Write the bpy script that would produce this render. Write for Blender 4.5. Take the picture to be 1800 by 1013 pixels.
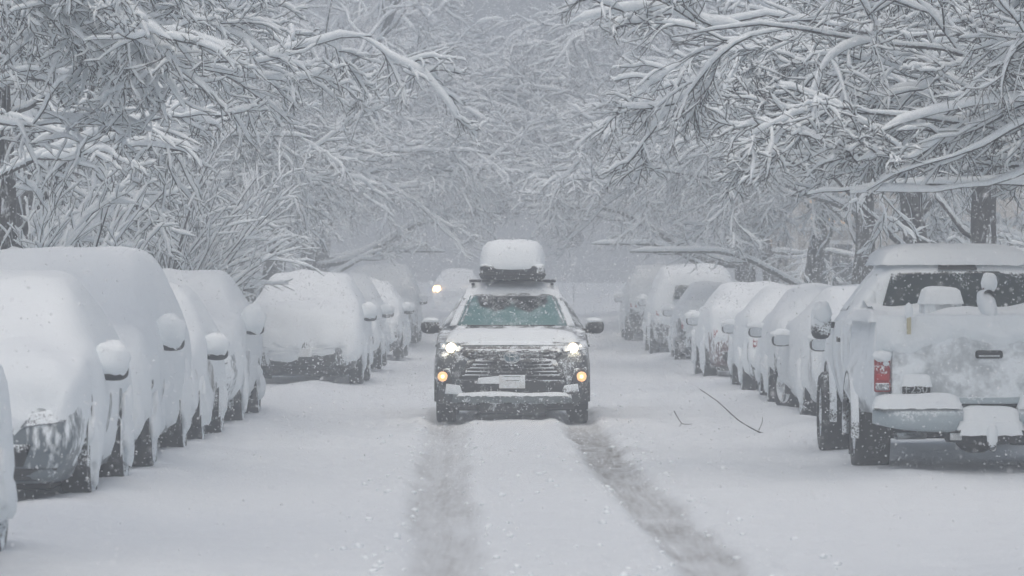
import bpy, bmesh, math
import numpy as np
from mathutils import Vector, noise
from mathutils.bvhtree import BVHTree

# ------------------------------------------------------------------ camera, sky, sun, exposure
scene = bpy.context.scene
for o in list(bpy.data.objects):
    bpy.data.objects.remove(o)
COL = scene.collection
PI = math.pi

cam_data = bpy.data.cameras.new('camera')
cam = bpy.data.objects.new('camera', cam_data)
COL.objects.link(cam)
cam_data.sensor_width = 36.0
cam_data.lens = 140.0
cam_data.clip_start = 0.1
cam_data.clip_end = 2000.0
cam.location = (0.0, 0.0, 1.72)
cam.rotation_euler = (math.radians(90.0) - 19.0 / 7000.0, 0.0, 15.0 / 7000.0)
cam_data.dof.use_dof = True
cam_data.dof.focus_distance = 46.0
cam_data.dof.aperture_fstop = 5.6
scene.camera = cam

world = bpy.data.worlds.new('World')
scene.world = world
world.use_nodes = True
wn = world.node_tree
wn.nodes.clear()
w_out = wn.nodes.new('ShaderNodeOutputWorld')
w_bg = wn.nodes.new('ShaderNodeBackground')
w_sky = wn.nodes.new('ShaderNodeTexSky')
w_sky.sky_type = 'NISHITA'
w_sky.sun_disc = False
w_sky.sun_elevation = math.radians(64.0)
w_sky.sun_rotation = math.radians(188.0)
w_sky.air_density = 1.0
w_sky.dust_density = 6.0
w_sky.ozone_density = 1.0
w_hsv = wn.nodes.new('ShaderNodeHueSaturation')
w_hsv.inputs['Saturation'].default_value = 0.80      # closed cloud cover: nearly neutral light
w_bg.inputs['Strength'].default_value = 0.10
wn.links.new(w_sky.outputs[0], w_hsv.inputs['Color'])
wn.links.new(w_hsv.outputs[0], w_bg.inputs['Color'])
wn.links.new(w_bg.outputs[0], w_out.inputs['Surface'])

sun_data = bpy.data.lights.new('sun', 'SUN')
sun_data.energy = 0.5
sun_data.angle = math.radians(80.0)
sun_data.color = (1.0, 0.99, 0.97)
sun = bpy.data.objects.new('sun', sun_data)
COL.objects.link(sun)
sun.rotation_euler = (math.radians(26.0), 0.0, math.radians(-8.0))

vs = scene.view_settings
vs.view_transform = 'Standard'
vs.look = 'None'
vs.gamma = 1.0
vs.use_curve_mapping = False
vs.exposure = 0.12

cy = scene.cycles
cy.use_denoising = True
cy.volume_bounces = 2
cy.max_bounces = 7
cy.diffuse_bounces = 5
cy.glossy_bounces = 2
cy.transmission_bounces = 3
cy.transparent_max_bounces = 6
cy.sample_clamp_indirect = 4.0
cy.use_light_tree = False
cy.use_adaptive_sampling = True
cy.adaptive_threshold = 0.04


# ------------------------------------------------------------------ helpers
def tag(o, label=None, cat=None, group=None, kind=None):
    if label: o['label'] = label
    if cat: o['category'] = cat
    if group: o['group'] = group
    if kind: o['kind'] = kind
    return o


def empty(name, loc=(0, 0, 0), rz=0.0):
    o = bpy.data.objects.new(name, None)
    o.empty_display_size = 0.2
    COL.objects.link(o)
    o.location = loc
    o.rotation_euler = (0, 0, rz)
    return o


def link(name, me, mat, parent=None, smooth=True):
    if mat is not None:
        me.materials.append(mat)
    if smooth:
        me.polygons.foreach_set('use_smooth', np.ones(len(me.polygons), dtype=bool))
    o = bpy.data.objects.new(name, me)
    COL.objects.link(o)
    if parent is not None:
        o.parent = parent
    return o


def fast_mesh(name, V, F):
    """V (n,3) floats, F (m,k) ints with k = 3 or 4"""
    V = np.asarray(V, dtype=np.float32)
    F = np.asarray(F, dtype=np.int32)
    me = bpy.data.meshes.new(name)
    m, k = F.shape
    me.vertices.add(len(V))
    me.vertices.foreach_set('co', V.ravel())
    me.loops.add(m * k)
    me.loops.foreach_set('vertex_index', F.ravel())
    me.polygons.add(m)
    me.polygons.foreach_set('loop_start', np.arange(m, dtype=np.int32) * k)
    me.update(calc_edges=True)
    return me


def py_mesh(name, verts, faces):
    me = bpy.data.meshes.new(name)
    me.from_pydata([tuple(v) for v in verts], [], [tuple(f) for f in faces])
    me.update()
    return me


def grid_faces(nu, nv, closed_v=False):
    i = np.arange(nu - 1)[:, None]
    j = np.arange(nv if closed_v else nv - 1)[None, :]
    j2 = (j + 1) % nv
    return np.stack([i * nv + j, i * nv + j2, (i + 1) * nv + j2, (i + 1) * nv + j], -1).reshape(-1, 4)


def bevel_box(x0, x1, y0, y1, z0, z1, bev=0.02, seg=2, sub=0):
    bm = bmesh.new()
    bmesh.ops.create_cube(bm, size=1.0)
    for v in bm.verts:
        v.co = Vector(((x0 + x1) / 2 + v.co.x * (x1 - x0), (y0 + y1) / 2 + v.co.y * (y1 - y0), (z0 + z1) / 2 + v.co.z * (z1 - z0)))
    if bev > 0:
        bmesh.ops.bevel(bm, geom=list(bm.edges), offset=bev, segments=seg, profile=0.6, affect='EDGES')
    return bm


def bm_obj(name, bm, mat, parent=None, smooth=True):
    me = bpy.data.meshes.new(name)
    bmesh.ops.recalc_face_normals(bm, faces=list(bm.faces))
    bm.to_mesh(me)
    bm.free()
    return link(name, me, mat, parent, smooth)


def box(name, b, mat, parent=None, bev=0.015, seg=2):
    return bm_obj(name, bevel_box(*b, bev=bev, seg=seg), mat, parent)


def nz(x, y, z):
    return noise.noise(Vector((x, y, z)))


def snow_lump(name, b, parent, amp=0.02, seed=0.0, res=0.05, droop=0.6, floor=None):
    """soft pillow of snow over the rectangle x0..x1, y0..y1, rising from z0 to z1"""
    x0, x1, y0, y1, z0, z1 = b
    nx = max(8, int((x1 - x0) / res)); ny = max(8, int((y1 - y0) / res))
    V = []
    for i in range(nx + 1):
        for j in range(ny + 1):
            a = -1 + 2 * i / nx; c = -1 + 2 * j / ny
            e = max(0.0, 1 - abs(a) ** 5) ** 0.42 * max(0.0, 1 - abs(c) ** 5) ** 0.42
            x = x0 + (x1 - x0) * i / nx; y = y0 + (y1 - y0) * j / ny
            w = nz(x * 2.3 + seed, y * 2.3, seed) * amp * 1.6 + nz(x * 9 + seed, y * 9, seed) * amp * 0.35
            z = z0 + (z1 - z0) * e + w * e
            edge = max(abs(a), abs(c))
            if edge > 0.999:
                z = z0 - 0.012 + nz(x * 14, y * 14, seed) * 0.012
            V.append((x + nz(x * 6, y * 6, seed + 3) * 0.012, y, z))
    top = len(V)
    V.append(((x0 + x1) / 2, (y0 + y1) / 2, z0 - 0.01))
    F = [tuple(f) for f in grid_faces(nx + 1, ny + 1)]
    return link(name, py_mesh(name, V[:top], F), M['snow'], parent)


# ------------------------------------------------------------------ materials
M = {}


def new_mat(name):
    m = bpy.data.materials.new(name)
    m.use_nodes = True
    nt = m.node_tree
    b = nt.nodes['Principled BSDF']
    return m, nt, b


def plain(name, col, rough=0.5, metal=0.0, spec=0.5, emit=None, strength=0.0):
    m, nt, b = new_mat(name)
    b.inputs['Base Color'].default_value = (*col, 1)
    b.inputs['Roughness'].default_value = rough
    b.inputs['Metallic'].default_value = metal
    b.inputs['Specular IOR Level'].default_value = spec
    if emit:
        b.inputs['Emission Color'].default_value = (*emit, 1)
        b.inputs['Emission Strength'].default_value = strength
    M[name] = m
    return m


SNOW = (0.835, 0.885, 0.91)


def snow_mat(name, bump=0.25, scale=14.0, bright=1.0):
    m, nt, b = new_mat(name)
    b.inputs['Roughness'].default_value = 0.9
    b.inputs['Specular IOR Level'].default_value = 0.15
    tc = nt.nodes.new('ShaderNodeTexCoord')
    n1 = nt.nodes.new('ShaderNodeTexNoise'); n1.inputs['Scale'].default_value = scale; n1.inputs['Detail'].default_value = 5
    bp = nt.nodes.new('ShaderNodeBump'); bp.inputs['Strength'].default_value = bump; bp.inputs['Distance'].default_value = 0.03
    mx = nt.nodes.new('ShaderNodeMix'); mx.data_type = 'RGBA'
    mx.inputs[6].default_value = (SNOW[0] * 0.95 * bright, SNOW[1] * 0.95 * bright, SNOW[2] * 0.95 * bright, 1)
    mx.inputs[7].default_value = (SNOW[0] * bright, SNOW[1] * bright, SNOW[2] * bright, 1)
    nt.links.new(tc.outputs['Object'], n1.inputs['Vector'])
    nt.links.new(n1.outputs['Fac'], mx.inputs[0])
    nt.links.new(mx.outputs[2], b.inputs['Base Color'])
    nt.links.new(n1.outputs['Fac'], bp.inputs['Height'])
    nt.links.new(bp.outputs['Normal'], b.inputs['Normal'])
    M[name] = m
    return m


def dusted(name, col, amount=0.5, rough=0.4, metal=0.0, coarse=7.0, fine=60.0, up=0.25, stretch=(1, 1, 1), soft=0.05, col2=None):
    """a surface of its own colour with blown snow stuck on it in patches and flecks"""
    m, nt, b = new_mat(name)
    b.inputs['Base Color'].default_value = (*col, 1)
    b.inputs['Roughness'].default_value = rough
    b.inputs['Metallic'].default_value = metal
    L = nt.links.new
    tc = nt.nodes.new('ShaderNodeTexCoord')
    oi = nt.nodes.new('ShaderNodeObjectInfo')
    mp = nt.nodes.new('ShaderNodeMapping'); mp.inputs['Scale'].default_value = stretch
    L(tc.outputs['Object'], mp.inputs['Vector'])
    ml = nt.nodes.new('ShaderNodeMath'); ml.operation = 'MULTIPLY'; ml.inputs[1].default_value = 37.0
    L(oi.outputs['Random'], ml.inputs[0])
    n1 = nt.nodes.new('ShaderNodeTexNoise'); n1.noise_dimensions = '4D'; n1.inputs['Scale'].default_value = coarse; n1.inputs['Detail'].default_value = 4
    n2 = nt.nodes.new('ShaderNodeTexNoise'); n2.noise_dimensions = '4D'; n2.inputs['Scale'].default_value = fine; n2.inputs['Detail'].default_value = 2
    for n in (n1, n2):
        L(mp.outputs[0], n.inputs['Vector']); L(ml.outputs[0], n.inputs['W'])
    ge = nt.nodes.new('ShaderNodeNewGeometry')
    sx = nt.nodes.new('ShaderNodeSeparateXYZ'); L(ge.outputs['Normal'], sx.inputs[0])
    a1 = nt.nodes.new('ShaderNodeMath'); a1.operation = 'MULTIPLY'; a1.inputs[1].default_value = 0.6; L(n1.outputs['Fac'], a1.inputs[0])
    a2 = nt.nodes.new('ShaderNodeMath'); a2.operation = 'MULTIPLY_ADD'; a2.inputs[1].default_value = 0.4; L(n2.outputs['Fac'], a2.inputs[0]); L(a1.outputs[0], a2.inputs[2])
    a3 = nt.nodes.new('ShaderNodeMath'); a3.operation = 'MULTIPLY_ADD'; a3.inputs[1].default_value = up; L(sx.outputs['Z'], a3.inputs[0]); L(a2.outputs[0], a3.inputs[2])
    th = 0.5 - (amount - 0.5) * 0.36
    mr = nt.nodes.new('ShaderNodeMapRange'); mr.inputs['From Min'].default_value = th - soft; mr.inputs['From Max'].default_value = th + soft
    L(a3.outputs[0], mr.inputs['Value'])
    sb = nt.nodes.new('ShaderNodeBsdfDiffuse'); sb.inputs['Color'].default_value = (*SNOW, 1)
    bp = nt.nodes.new('ShaderNodeBump'); bp.inputs['Strength'].default_value = 0.5; bp.inputs['Distance'].default_value = 0.012
    L(mr.outputs[0], bp.inputs['Height']); L(bp.outputs[0], sb.inputs['Normal'])
    ms = nt.nodes.new('ShaderNodeMixShader')
    L(mr.outputs[0], ms.inputs[0]); L(b.outputs[0], ms.inputs[1]); L(sb.outputs[0], ms.inputs[2])
    L(ms.outputs[0], nt.nodes['Material Output'].inputs['Surface'])
    M[name] = m
    return m


snow_mat('snow')
bs = snow_mat('branch_snow', 0.5, 30.0, 1.06)
nt_ = bs.node_tree                       # thin snow on twigs lets daylight through
tr = nt_.nodes.new('ShaderNodeBsdfTranslucent'); tr.inputs['Color'].default_value = (*SNOW, 1)
mxs = nt_.nodes.new('ShaderNodeMixShader'); mxs.inputs[0].default_value = 0.12
nt_.links.new(nt_.nodes['Principled BSDF'].outputs[0], mxs.inputs[1]); nt_.links.new(tr.outputs[0], mxs.inputs[2])
nt_.links.new(mxs.outputs[0], nt_.nodes['Material Output'].inputs['Surface'])
plain('flake', (0.90, 0.92, 0.94), 0.9, spec=0.1)
dusted('bark', (0.035, 0.032, 0.030), 0.18, 0.9, coarse=9, fine=40, up=0.28, stretch=(1, 1, 0.35))
plain('twig_bark', (0.030, 0.026, 0.026), 0.85, spec=0.2)
dusted('rubber', (0.009, 0.010, 0.012), 0.08, 0.8, coarse=9, fine=70, up=0.1)
dusted('rubber_parked', (0.012, 0.013, 0.015), 0.42, 0.8, coarse=6, fine=45, up=0.25)
dusted('rim', (0.22, 0.23, 0.24), 0.62, 0.35, 0.7, coarse=9)
dusted('black_trim', (0.010, 0.011, 0.013), 0.12, 0.5, coarse=8, fine=70)
dusted('black_trim_snowy', (0.016, 0.017, 0.019), 0.55, 0.5, coarse=6, fine=60)
plain('black_clean', (0.012, 0.013, 0.015), 0.45)
plain('dark_cavity', (0.010, 0.011, 0.012), 0.9, spec=0.1)
plain('red_lens', (0.42, 0.012, 0.015), 0.25)
dusted('red_lens_dusted', (0.30, 0.006, 0.010), 0.30, 0.25, coarse=10, fine=40)
dusted('amber_lens', (0.30, 0.07, 0.012), 0.5, 0.25)
dusted('clear_lens', (0.30, 0.32, 0.34), 0.42, 0.12, 0.5, coarse=9)
plain('mirror_glass', (0.80, 0.83, 0.85), 0.15, 0.9)
dusted('plate_white', (0.70, 0.72, 0.72), 0.45, 0.5)
plain('chrome', (0.6, 0.62, 0.63), 0.22, 1.0)
dusted('chrome_dusted', (0.42, 0.45, 0.46), 0.35, 0.3, 0.85)
plain('headlamp_on', (1, 1, 1), 0.4, emit=(1.0, 0.80, 0.50), strength=120.0)
plain('headlamp_far', (1, 1, 1), 0.4, emit=(1.0, 0.52, 0.18), strength=18.0)
plain('foglamp_on', (1, 0.9, 0.7), 0.4, emit=(1.0, 0.46, 0.10), strength=14.0)
plain('lamp_glow', (0.8, 0.8, 0.8), 0.4, emit=(1.0, 0.80, 0.52), strength=2.2)  # emission stands in for the warm glow around a bulb
plain('fog_glow', (0.8, 0.7, 0.5), 0.4, emit=(1.0, 0.42, 0.08), strength=1.0)  # amber emission stands in for the halo around the fog lamp
plain('window_lit', (0.8, 0.6, 0.4), 0.6, emit=(1.0, 0.60, 0.28), strength=0.45)

# ------------------------------------------------------------------ the setting: snow-covered road and verges
def sstep(a, b, x):
    t = np.clip((x - a) / (b - a), 0, 1)
    return t * t * (3 - 2 * t)


def fbm(x, y, scale, seed, octv=3):
    """cheap smooth value noise on arrays"""
    out = np.zeros_like(x); amp = 1.0; tot = 0
    for k in range(octv):
        fx = x * scale + seed * 17.3 + k * 91.7; fy = y * scale + seed * 5.1 + k * 37.3
        ix = np.floor(fx); iy = np.floor(fy); tx = fx - ix; ty = fy - iy
        tx = tx * tx * (3 - 2 * tx); ty = ty * ty * (3 - 2 * ty)
        def h(a, b):
            s = np.sin(a * 127.1 + b * 311.7 + seed * 13.7) * 43758.5453
            return s - np.floor(s)
        v = (h(ix, iy) * (1 - tx) + h(ix + 1, iy) * tx) * (1 - ty) + (h(ix, iy + 1) * (1 - tx) + h(ix + 1, iy + 1) * tx) * ty
        out += amp * (v - 0.5); tot += amp; amp *= 0.5; scale *= 2.03
    return out / tot * 2


def track_left(y): return -0.47 - 0.36 * sstep(22, 46, y) + 0.03 * np.sin(y * 0.35)
def track_right(y): return 1.12 - 0.42 * sstep(22, 46, y) + 0.03 * np.sin(y * 0.31 + 1)
def rise(y): return 0.45 * sstep(84, 118, y)


def ground_z(x, y, fine=True):
    ax = np.abs(x)
    z = rise(y) + 0.05 * sstep(2.2, 3.4, ax) + 0.22 * sstep(5.0, 6.0, ax)
    z = z + 0.05 * fbm(x, y, 0.35, 1) * sstep(0.3, 3, ax) + 0.035 * fbm(x * 1.6, y * 0.5, 0.8, 2, 2) * sstep(1.0, 1.8, ax)
    z = z + (0.05 + 0.05 * fbm(x, y, 0.9, 71)) * np.exp(-((ax - 3.15) / 0.40) ** 2) * ((x < 0) | (y > 40.0))
    if fine:
        # churned, refrozen snow beside the tracks, smoother out towards the parked cars
        churn = np.exp(-((ax - 1.6) / 0.75) ** 2) * (0.45 + 0.55 * sstep(30, 44, y))
        z = z + churn * (0.075 * fbm(x, y * 0.6, 1.6, 4, 4) + 0.05 * np.clip(fbm(x, y * 0.7, 4.5, 41, 3), 0, 1)) + 0.014 * fbm(x, y, 2.2, 9, 3)
        for f, w, dep in ((track_left, 0.21, 0.040), (track_right, 0.20, 0.055)):
            d = np.abs(x - f(y)); wob = 0.05 * fbm(x * 0, y, 0.9, 3)
            z = z - dep * (1 - sstep(w + wob - 0.10, w + wob + 0.08, d))
            z = z + 0.040 * np.exp(-((d - w - 0.13) / 0.09) ** 2) * (0.6 + 0.8 * fbm(x, y, 1.8, 6))
        z = z + 0.03 * np.exp(-((x - 0.5 * (track_left(y) + track_right(y))) / 0.4) ** 2)
    return z


def slush(x, y):
    rag = 0.07 * fbm(x, y * 0.35, 2.0, 51, 3)
    l = 1 - sstep(0.15, 0.29, np.abs(x - track_left(y)) + rag)
    r = 1 - sstep(0.13, 0.27, np.abs(x - track_right(y)) + rag)
    near = 1 - 0.5 * sstep(24, 36, y) * 0
    left = l * (0.33 + 0.26 * fbm(x * 5, y * 0.5, 1.0, 11)) 
    stripe = 0.16 * l * np.exp(-((x - track_left(y) - 0.02) / 0.035) ** 2)
    patch = np.exp(-((y - 40.0) / 4.0) ** 2)
    right = r * (0.48 + 0.30 * fbm(x * 3, y, 1.1, 12) + 0.55 * patch * (0.5 + 0.7 * fbm(x, y, 3.0, 15, 4)))
    spread = patch * np.clip(1 - np.abs(x - 0.95) / 0.55, 0, 1) * np.clip(fbm(x, y * 0.7, 4.0, 16, 4) * 1.5, 0, 1) * 0.6
    return np.clip(left + stripe + right + spread, 0, 1)


def sheet(name, xs, ys, zf, mat):
    X, Y = np.meshgrid(xs, ys, indexing='ij')
    Z = zf(X, Y)
    V = np.stack([X, Y, Z], -1).reshape(-1, 3)
    F = grid_faces(len(xs), len(ys))[:, ::-1]
    me = fast_mesh(name, V, F)
    return me, X, Y, mat


def road_material():
    m, nt, b = new_mat('road_snow')
    L = nt.links.new
    at = nt.nodes.new('ShaderNodeAttribute'); at.attribute_name = 'slush'
    tc = nt.nodes.new('ShaderNodeTexCoord')
    n1 = nt.nodes.new('ShaderNodeTexNoise'); n1.inputs['Scale'].default_value = 3.0; n1.inputs['Detail'].default_value = 7; n1.inputs['Roughness'].default_value = 0.62
    n2 = nt.nodes.new('ShaderNodeTexNoise'); n2.inputs['Scale'].default_value = 22.0; n2.inputs['Detail'].default_value = 5
    for n in (n1, n2): L(tc.outputs['Object'], n.inputs['Vector'])
    # streaks drawn out along the tracks
    mp = nt.nodes.new('ShaderNodeMapping'); mp.inputs['Scale'].default_value = (1.0, 0.045, 1.0); L(tc.outputs['Object'], mp.inputs['Vector'])
    sn = nt.nodes.new('ShaderNodeTexNoise'); sn.inputs['Scale'].default_value = 26.0; sn.inputs['Detail'].default_value = 4; L(mp.outputs[0], sn.inputs['Vector'])
    ad = nt.nodes.new('ShaderNodeMath'); ad.operation = 'MULTIPLY_ADD'; ad.inputs[1].default_value = 0.75; ad.inputs[2].default_value = -0.30
    L(n2.outputs['Fac'], ad.inputs[0])
    md = nt.nodes.new('ShaderNodeMath'); md.operation = 'MULTIPLY_ADD'; md.inputs[1].default_value = 0.9; L(sn.outputs['Fac'], md.inputs[0]); L(ad.outputs[0], md.inputs[2])
    fa = nt.nodes.new('ShaderNodeMath'); fa.operation = 'MULTIPLY'; fa.use_clamp = True
    m2 = nt.nodes.new('ShaderNodeMath'); m2.operation = 'MULTIPLY'; m2.inputs[1].default_value = 1.55
    L(md.outputs[0], m2.inputs[0]); L(at.outputs['Fac'], fa.inputs[0]); L(m2.outputs[0], fa.inputs[1])
    mx0 = nt.nodes.new('ShaderNodeMix'); mx0.data_type = 'RGBA'
    mx0.inputs[6].default_value = (SNOW[0] * 0.82, SNOW[1] * 0.82, SNOW[2] * 0.83, 1); mx0.inputs[7].default_value = (SNOW[0] * 0.91, SNOW[1] * 0.91, SNOW[2] * 0.92, 1)
    L(n1.outputs['Fac'], mx0.inputs[0])
    mx = nt.nodes.new('ShaderNodeMix'); mx.data_type = 'RGBA'
    mx.inputs[7].default_value = (0.17, 0.165, 0.155, 1)
    L(fa.outputs[0], mx.inputs[0]); L(mx0.outputs[2], mx.inputs[6])
    L(mx.outputs[2], b.inputs['Base Color'])
    b.inputs['Roughness'].default_value = 0.85
    b.inputs['Specular IOR Level'].default_value = 0.15
    hs = nt.nodes.new('ShaderNodeMath'); hs.operation = 'MULTIPLY_ADD'; hs.inputs[1].default_value = 0.35
    L(n2.outputs['Fac'], hs.inputs[0]); L(n1.outputs['Fac'], hs.inputs[2])
    bp = nt.nodes.new('ShaderNodeBump'); bp.inputs['Strength'].default_value = 0.7; bp.inputs['Distance'].default_value = 0.06
    L(hs.outputs[0], bp.inputs['Height']); L(bp.outputs[0], b.inputs['Normal'])
    M['road_snow'] = m
    return m


road_material()
xs = np.concatenate([np.arange(-5.4, -2.4, 0.12), np.arange(-2.4, 2.6, 0.042), np.arange(2.6, 5.41, 0.12)])
ys = np.concatenate([np.arange(6, 20, 0.4), np.arange(20, 62, 0.09), np.arange(62, 100, 0.3), np.arange(100, 281, 2.0)])
me, X, Y, _ = sheet('road', xs, ys, ground_z, None)
at = me.attributes.new('slush', 'FLOAT', 'POINT')
at.data.foreach_set('value', slush(X, Y).astype(np.float32).ravel())
tag(link('road', me, M['road_snow']), 'snow-covered road with two grey slushy tyre tracks', kind='structure')


def outer_z(x, y):
    return ground_z(x, y, False) - 0.30 * (1 - sstep(5.0, 5.7, np.abs(x))) * ((y > 5) & (y < 279)) + 0.10 * fbm(x, y, 0.5, 21) * (np.abs(x) > 5.6)


xs = np.concatenate([np.linspace(-400, -40, 20)[:-1], np.arange(-40, -5.2, 0.6), np.linspace(-5.2, 5.2, 8), np.arange(5.6, 40, 0.6), np.linspace(40, 400, 20)])
ys = np.concatenate([np.linspace(-120, 10, 14)[:-1], np.arange(10, 130, 0.8), np.linspace(130, 700, 30)])
me, X, Y, _ = sheet('ground', xs, ys, outer_z, None)
tag(link('ground', me, M['snow']), 'deep untouched snow over the verges beside the road', kind='structure')


def clods():
    # crumbs of snow thrown up along the tracks
    rng = np.random.default_rng(5)
    n = 700
    y = 22 + 38 * rng.random(n) ** 1.2
    side = rng.integers(0, 2, n)
    x = np.where(side == 0, track_left(y), track_right(y)) + rng.choice([-1, 1], n) * (0.16 + np.abs(rng.normal(0, 0.28, n)))
    r = 0.006 + 0.022 * rng.random(n) ** 3
    z = ground_z(x, y) + r * 0.3
    bm = bmesh.new(); bmesh.ops.create_icosphere(bm, subdivisions=1, radius=1.0)
    bv = np.array([v.co for v in bm.verts]); bf = np.array([[v.index for v in f.verts] for f in bm.faces]); bm.free()
    V = bv[None] * r[:, None, None] * rng.uniform(0.65, 1.25, (n, len(bv), 1)) * np.array([1.2, 1.2, 0.8]) + np.stack([x, y, z], -1)[:, None]
    F = bf[None] + (np.arange(n) * len(bv))[:, None, None]
    tag(link('snow_crumbs', fast_mesh('snow_crumbs', V.reshape(-1, 3), F.reshape(-1, 3)), M['snow']), 'crumbs of snow thrown up beside the tyre tracks', 'snow', kind='stuff')


clods()

# ------------------------------------------------------------------ trees: branch skeletons grown level by level
def unit(a):
    return a / np.maximum(np.linalg.norm(a, axis=-1, keepdims=True), 1e-9)


def grow(rng, S, D, L, R, n, wob, trop, taper=0.35, trop0=0.3):
    m = len(S)
    P = np.zeros((m, n, 3)); Rr = np.zeros((m, n))
    P[:, 0] = S; d = unit(D.copy()); step = (L / (n - 1))[:, None]
    for i in range(1, n):
        f = i / (n - 1)
        d = unit(d + rng.normal(0, wob, (m, 3)) + np.asarray(trop) * (trop0 + (1 - trop0) * f))
        P[:, i] = P[:, i - 1] + d * step
    Rr[:] = R[:, None] * (1 - (1 - taper) * np.linspace(0, 1, n)[None, :])
    return P, Rr


def kids(rng, P, R, L, c, t0, t1, a0, a1, flat, lf, rf, bias=(0, 0, 0), minr=0.004):
    m, n, _ = P.shape
    t = t0 + (t1 - t0) * (np.arange(c)[None, :] + rng.random((m, c))) / c
    f = t * (n - 1); i = np.clip(f.astype(int), 0, n - 2); w = (f - i)[..., None]
    r_ = np.arange(m)[:, None]
    pos = P[r_, i] * (1 - w) + P[r_, i + 1] * w
    T = unit(P[r_, i + 1] - P[r_, i])
    rad = R[r_, i] * (1 - w[..., 0]) + R[r_, i + 1] * w[..., 0]
    q = rng.normal(0, 1, (m, c, 3)); q[..., 2] *= flat
    q = unit(q - T * (q * T).sum(-1, keepdims=True))
    a = np.radians(a0 + (a1 - a0) * rng.random((m, c)))[..., None]
    D = T * np.cos(a) + q * np.sin(a) + np.asarray(bias)
    Lc = L[:, None] * lf * (1.15 - 0.6 * t) * (0.7 + 0.6 * rng.random((m, c)))
    Rc = np.maximum(rad * rf * (0.8 + 0.3 * rng.random((m, c))), minr)
    return pos.reshape(-1, 3), unit(D.reshape(-1, 3)), Lc.ravel(), Rc.ravel()


def frames(P):
    T = np.zeros_like(P)
    T[:, 1:-1] = P[:, 2:] - P[:, :-2]; T[:, 0] = P[:, 1] - P[:, 0]; T[:, -1] = P[:, -1] - P[:, -2]
    T = unit(T)
    ref = np.zeros_like(T); ref[..., 2] = 1
    steep = np.abs(T[..., 2]) > 0.97
    ref[steep] = (1, 0, 0)
    N = unit(np.cross(T, ref))
    for i in range(1, P.shape[1]):                      # keep the frame from flipping where a branch turns over
        prev = N[:, i - 1] - T[:, i] * (N[:, i - 1] * T[:, i]).sum(-1, keepdims=True)
        prev = unit(prev)
        st_ = np.abs(T[:, i, 2]) > 0.90
        N[:, i][st_] = prev[st_]
        fl = (N[:, i] * N[:, i - 1]).sum(-1) < 0
        N[:, i][fl] *= -1
    B = np.cross(N, T)
    return T, N, B


class Tubes:
    def __init__(s): s.V = []; s.F = []; s.n = 0

    def add(s, C, RN, RB, N, B, k):
        m, n, _ = C.shape
        a = np.arange(k) * 2 * PI / k + PI / 2
        ring = C[:, :, None] + N[:, :, None] * (np.cos(a)[None, None, :, None] * RN[..., None, None]) + B[:, :, None] * (np.sin(a)[None, None, :, None] * RB[..., None, None])
        f = grid_faces(n, k, True)
        s.V.append(ring.reshape(-1, 3))
        s.F.append((f[None] + (np.arange(m) * n * k)[:, None, None] + s.n).reshape(-1, 4))
        s.n += m * n * k

    def bark(s, P, R, k):
        T, N, B = frames(P)
        s.add(P, R, R, N, B, k)

    def snow(s, rng, P, R, t0, k, gaps=0.12, endt=0.35, cap=0.088):
        T, N, B = frames(P)
        m, n, _ = P.shape
        horiz = np.sqrt(np.clip(1 - T[..., 2] ** 2, 0, 1))
        t = t0 * horiz ** 0.8 * (0.40 + 1.15 * rng.random((m, n)) ** 1.4)
        t = t * np.where(rng.random((m, n)) < gaps, 0.25, 1.0) * (0.75 + 0.5 * rng.random((m, 1)))
        t[:, 1:-1] = 0.5 * t[:, 1:-1] + 0.25 * (t[:, 2:] + t[:, :-2])
        t = np.minimum(t, cap + 0.25 * np.maximum(t - cap, 0))
        t[:, 0] *= endt; t[:, -1] *= endt
        up = np.zeros_like(P); up[..., 2] = 1
        up = unit(0.75 * B * np.sign(B[..., 2:3] + 1e-6) + 0.25 * up)
        C = P + up * (R * 0.55 + t * 0.48)[..., None]
        s.add(C, np.maximum(R * 0.7 + t * 0.36, 0.001), np.maximum(t * 0.54, 0.001), N, up, k)

    def mesh(s, name):
        return fast_mesh(name, np.concatenate(s.V), np.concatenate(s.F))


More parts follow.
